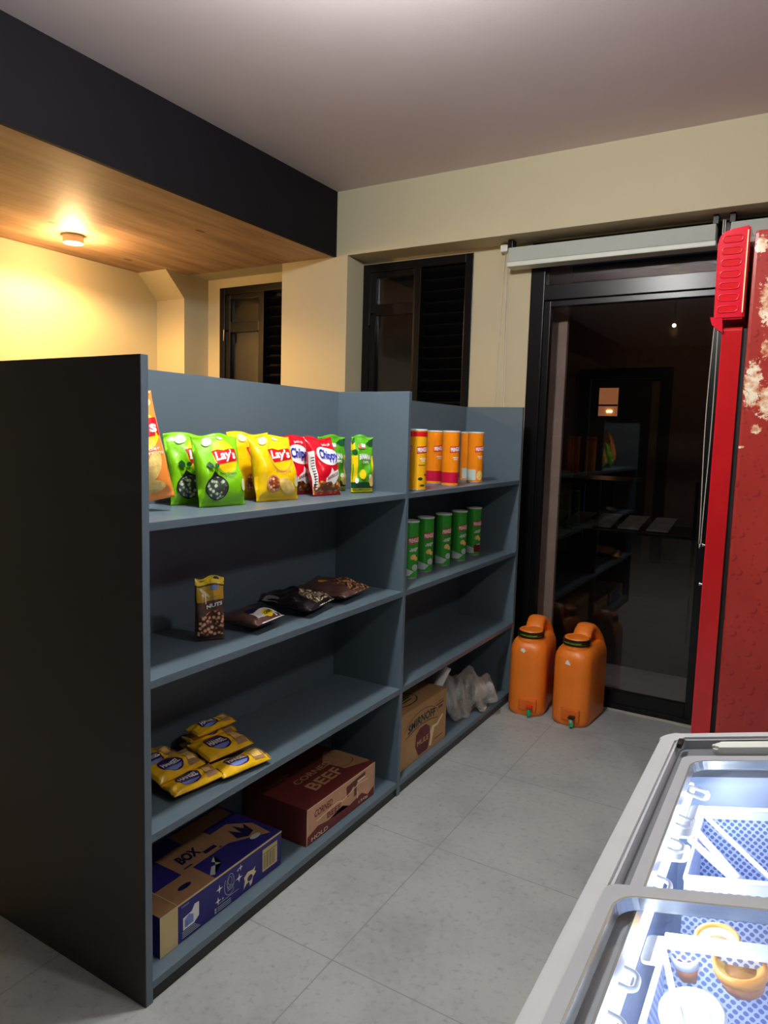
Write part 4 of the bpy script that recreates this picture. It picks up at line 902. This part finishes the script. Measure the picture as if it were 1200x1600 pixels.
def perf_panel(bm, pts):
    vs_ = [bm.verts.new(p) for p in pts]; f = bm.faces.new(vs_); uv = bm.loops.layers.uv.verify()
    o = pts[0]; ex = (pts[1]-pts[0]).normalized(); n = ex.cross(pts[3]-pts[0]).normalized(); ey = n.cross(ex)
    for lp_ in f.loops: lp_[uv].uv = ((lp_.vert.co-o).dot(ex), (lp_.vert.co-o).dot(ey))
def hoop(bm, s, y, o, ws, wy, r=0.0032, drop=0.0):
    pts = [FP(a, c, o - drop*(a-(s-ws))/(2*ws)) for a, c in rrect(s-ws, s+ws, y-wy, y+wy, 0.008, 4)]; tube(bm, pts, r, 7, closed=True)
def basket(label, ya, yb, top, depth, hoops):
    t = thing('freezer_basket', label, 'basket', (1.35, (ya+yb)/2, 0.5), group='white baskets inside the freezer')
    x0, x1 = FP(0.062, 0, top).x, FP(0.55, 0, top).x; zt = lambda x: FP(0, 0, top).z + (x-FP(0, 0, top).x)*math.tan(SA)
    zb = zt(x0)-depth
    b = BM()
    perf_panel(b, [Vector((x0, yb, zt(x0)-0.012)), Vector((x1, yb, zt(x1)-0.012)), Vector((x1, yb, zb)), Vector((x0, yb, zb))])
    perf_panel(b, [Vector((x0, ya, zt(x0)-0.012)), Vector((x1, ya, zt(x1)-0.012)), Vector((x1, ya, zb)), Vector((x0, ya, zb))])
    perf_panel(b, [Vector((x0, ya, zb)), Vector((x1, ya, zb)), Vector((x1, yb, zb)), Vector((x0, yb, zb))])
    perf_panel(b, [Vector((x0, ya, zt(x0)-0.012)), Vector((x0, yb, zt(x0)-0.012)), Vector((x0, yb, zb)), Vector((x0, ya, zb))])
    obj('perforated_wall', b, 'perforated', t, world=True)
    b = BM(); tube(b, [Vector((x0, ya, zt(x0))), Vector((x1, ya, zt(x1))), Vector((x1, yb, zt(x1))), Vector((x0, yb, zt(x0)))], 0.004, 8, closed=True)
    for y in (ya, yb): box(b, x0, x1, y-0.003, y+0.003, -0.014, 0.0, 0, lambda v: Vector((v.x, v.y, v.z+zt(v.x))))
    obj('rim', b, 'wire_white', t, world=True)
    for (s, y) in hoops:
        b = BM(); hoop(b, s, y, top+0.028, 0.013, 0.013, drop=0.01); obj('hanger_loop', b, 'wire_white', t, smooth=True, world=True)
    b = BM(); ym = (ya+yb)/2
    tube(b, [FP(0.06, yb-0.02, top+0.004), FP(0.145, ym-0.02, top-0.03), FP(0.20, ya+0.02, top-0.05)], 0.0035, 7); tube(b, [FP(0.055, ym+0.03, top+0.004), FP(0.12, ya+0.03, top-0.012)], 0.005, 7); tube(b, [FP(0.055, ym+0.0, top+0.0), FP(0.115, ya+0.03, top-0.014)], 0.005, 7)
    obj('cross_wire', b, 'wire_white', t, smooth=True, world=True)
    b = BM()
    prism(b, rrect(0.040, 0.066, ym-0.03, ym+0.025, 0.008), top+0.016, top+0.020, FP); prism(b, rrect(0.042, 0.066, ya+0.01, ya+0.05, 0.008), top+0.014, top+0.018, FP); prism(b, rrect(0.05, 0.07, yb-0.075, yb-0.03, 0.006), top+0.014, top+0.018, FP)
    obj('hanger_plate', b, 'wire_white', t, world=True)
    return t
basket('white perforated basket under the far sliding lid', -0.115, 0.085, -0.075, 0.22, [(0.056, 0.088), (0.048, -0.010), (0.045, -0.078), (0.044, -0.175)])
basket('white perforated basket under the near lid, holding tubs', -0.78, -0.24, -0.075, 0.16, [(0.042, -0.352), (0.044, -0.420)])
def tub(label, s, y, o, r, rimm, top, h=0.022, grp='food tubs in the near freezer basket'):
    c = FP(s, y, o); t = thing('food_tub', label, 'tub', (c.x, c.y, c.z), (0.12, -0.22, 0), grp)
    obj('cup', lathe(BM(), [(r*0.78, -h), (r*0.98, -0.004)], 32), 'tub_white' if rimm == 'tub_white' else 'tub_brown', t, smooth=True)
    obj('tub_rim', lathe(BM(), [(r*0.84, -0.006), (r*1.02, -0.006), (r*1.04, 0.0), (r*1.0, 0.005), (r*0.86, 0.004), (r*0.84, -0.002)], 32, close=False), rimm, t, smooth=True)
    obj('lid', lathe(BM(), [(0.001, -0.004), (r*0.6, -0.004), (r*0.85, 0.001)], 32, close=False), top, t, smooth=True)
tub('round amber tub with a golden rim in the near basket', 0.132, -0.245, -0.095, 0.026, 'tub_gold', 'chip')
tub('golden tub furthest back under the near lid', 0.104, -0.198, -0.10, 0.024, 'tub_gold', 'chip_pale')
tub('round white lidded tub nearest the viewer in the freezer', 0.100, -0.345, -0.085, 0.030, 'tub_white', 'tub_white')
tub('small pale orange tub beside the golden ones', 0.075, -0.235, -0.10, 0.015, 'wire_white', 'tub_gold')

struct('trim_9', box(BM(), -0.30, 0.072, 2.76, 2.79, -0.02, 3.0), 'outside_column', 'plastered column just outside the door')
struct('trim_10', box(BM(), -1.32, -0.80, 2.76, 2.79, -0.02, 3.0), 'outside_column', 'plastered column outside the larger window')
struct('trim_11', box(BM(), -1.98, -1.60, 2.76, 2.79, -0.02, 3.0), 'outside_column', 'plastered column outside the smaller window')
# ------------------------------------------------------------------ outside at night, with stand-ins for the room reflected in the glass
struct('trim_7', box(BM(), -6, 6, Y2, 9, -0.12, -0.02), 'outside_ground', 'dark paved yard beyond the door')
b = BM(); box(b, -6, -1.126, 7.5, 7.7, 0, 3.2); box(b, -0.193, 6, 7.5, 7.7, 0, 3.2); box(b, -1.126, -0.193, 7.5, 7.7, 2.14, 3.2)
struct('trim_12', box(BM(), -6, 6, 6.2, 7.5, 3.0, 3.1), 'outside_wall', 'dark canopy across the yard')
struct('trim_8', b, 'outside_wall', 'dim wall across the yard')
t = bpy.data.objects.new('door_2', None); COL.objects.link(t); t['kind'] = 'structure'; t.location = (0, 0, 0)  # doorway added as a stand-in for the reflected room
bars('door_frame', 'black_frame', t, [(-1.18, -1.06, -0.02, 2.2), (-0.26, -0.14, -0.02, 2.2), (-1.06, -0.26, 2.08, 2.2)], 7.44, 7.52)
bars('door_leaf', 'black', t, [(-1.06, -0.26, -0.02, 2.08)], 7.54, 7.58, 0)
bars('pane_reflection', 'pane_reflection', t, [(-0.959, -0.739, 1.655, 1.982)], 7.53, 7.538, 0)
bars('pane_bar', 'black', t, [(-0.959, -0.739, 1.77, 1.79)], 7.522, 7.53, 0)
bars('pane_hotspot', 'lamp_glow_warm', t, [(-0.86, -0.80, 1.70, 1.72)], 7.52, 7.53, 0)  # added bright spot within the reflected pane
bars('jamb', 'outside_wall', t, [(-0.36, -0.27, -0.02, 2.05)], 7.50, 7.53, 0)
t = thing('rack_reflection', 'dim two tier rack with slim uprights and flat trays added as a stand-in for a reflection in the door glass', 'rack', (0.0, 4.3, -0.02))  # rack placed outdoors in place of the reflected one
b = BM()
for x in (-0.7, 0.6): 
    for y in (4.15, 4.75): tube(b, [(x, y, -0.02), (x, y, 1.1)], 0.012, 8)
box(b, -0.72, 0.62, 4.13, 4.77, 0.70, 0.72); box(b, -0.72, 0.12, 4.13, 4.77, 1.05, 1.08)
obj('frame', b, 'black_frame', t, world=True)
for z, xs_ in ((1.08, (-0.40, -0.37, -0.27, -0.17)), (0.72, (-0.46, -0.41, -0.36, -0.28))):
    for x in xs_: obj('upright', tube(BM(), [(x, 4.2, z), (x, 4.2, z+0.27), (x, 4.19, z+0.28)], 0.0045, 6), 'metal_rod', t, world=True)
for k in range(5):
    x = -0.45+0.2*k; b = BM(); box(b, -0.075, 0.075, -0.2, 0.2, 0, 0.012, 0.003, lambda v, x=x: Matrix.Rotation(R(8), 4, 'X') @ v + Vector((x, 4.42, 0.755))); obj('tray', b, 'tray', t, world=True)
t = thing('yard_light', 'small warm lamp glowing in the yard beyond the door', 'light', (0.0, 6.45, 2.62))
b = BM(); tube(b, [(0, 6.45, 3.0), (0, 6.45, 2.53)], 0.008, 8); obj('stem', b, 'black', t, world=True)
b = BM(); bmesh.ops.create_uvsphere(b, u_segments=16, v_segments=10, radius=0.018)
for v in b.verts: v.co += Vector((0, 6.45, 2.5))
obj('bulb', b, 'lamp_glow_warm', t, world=True)
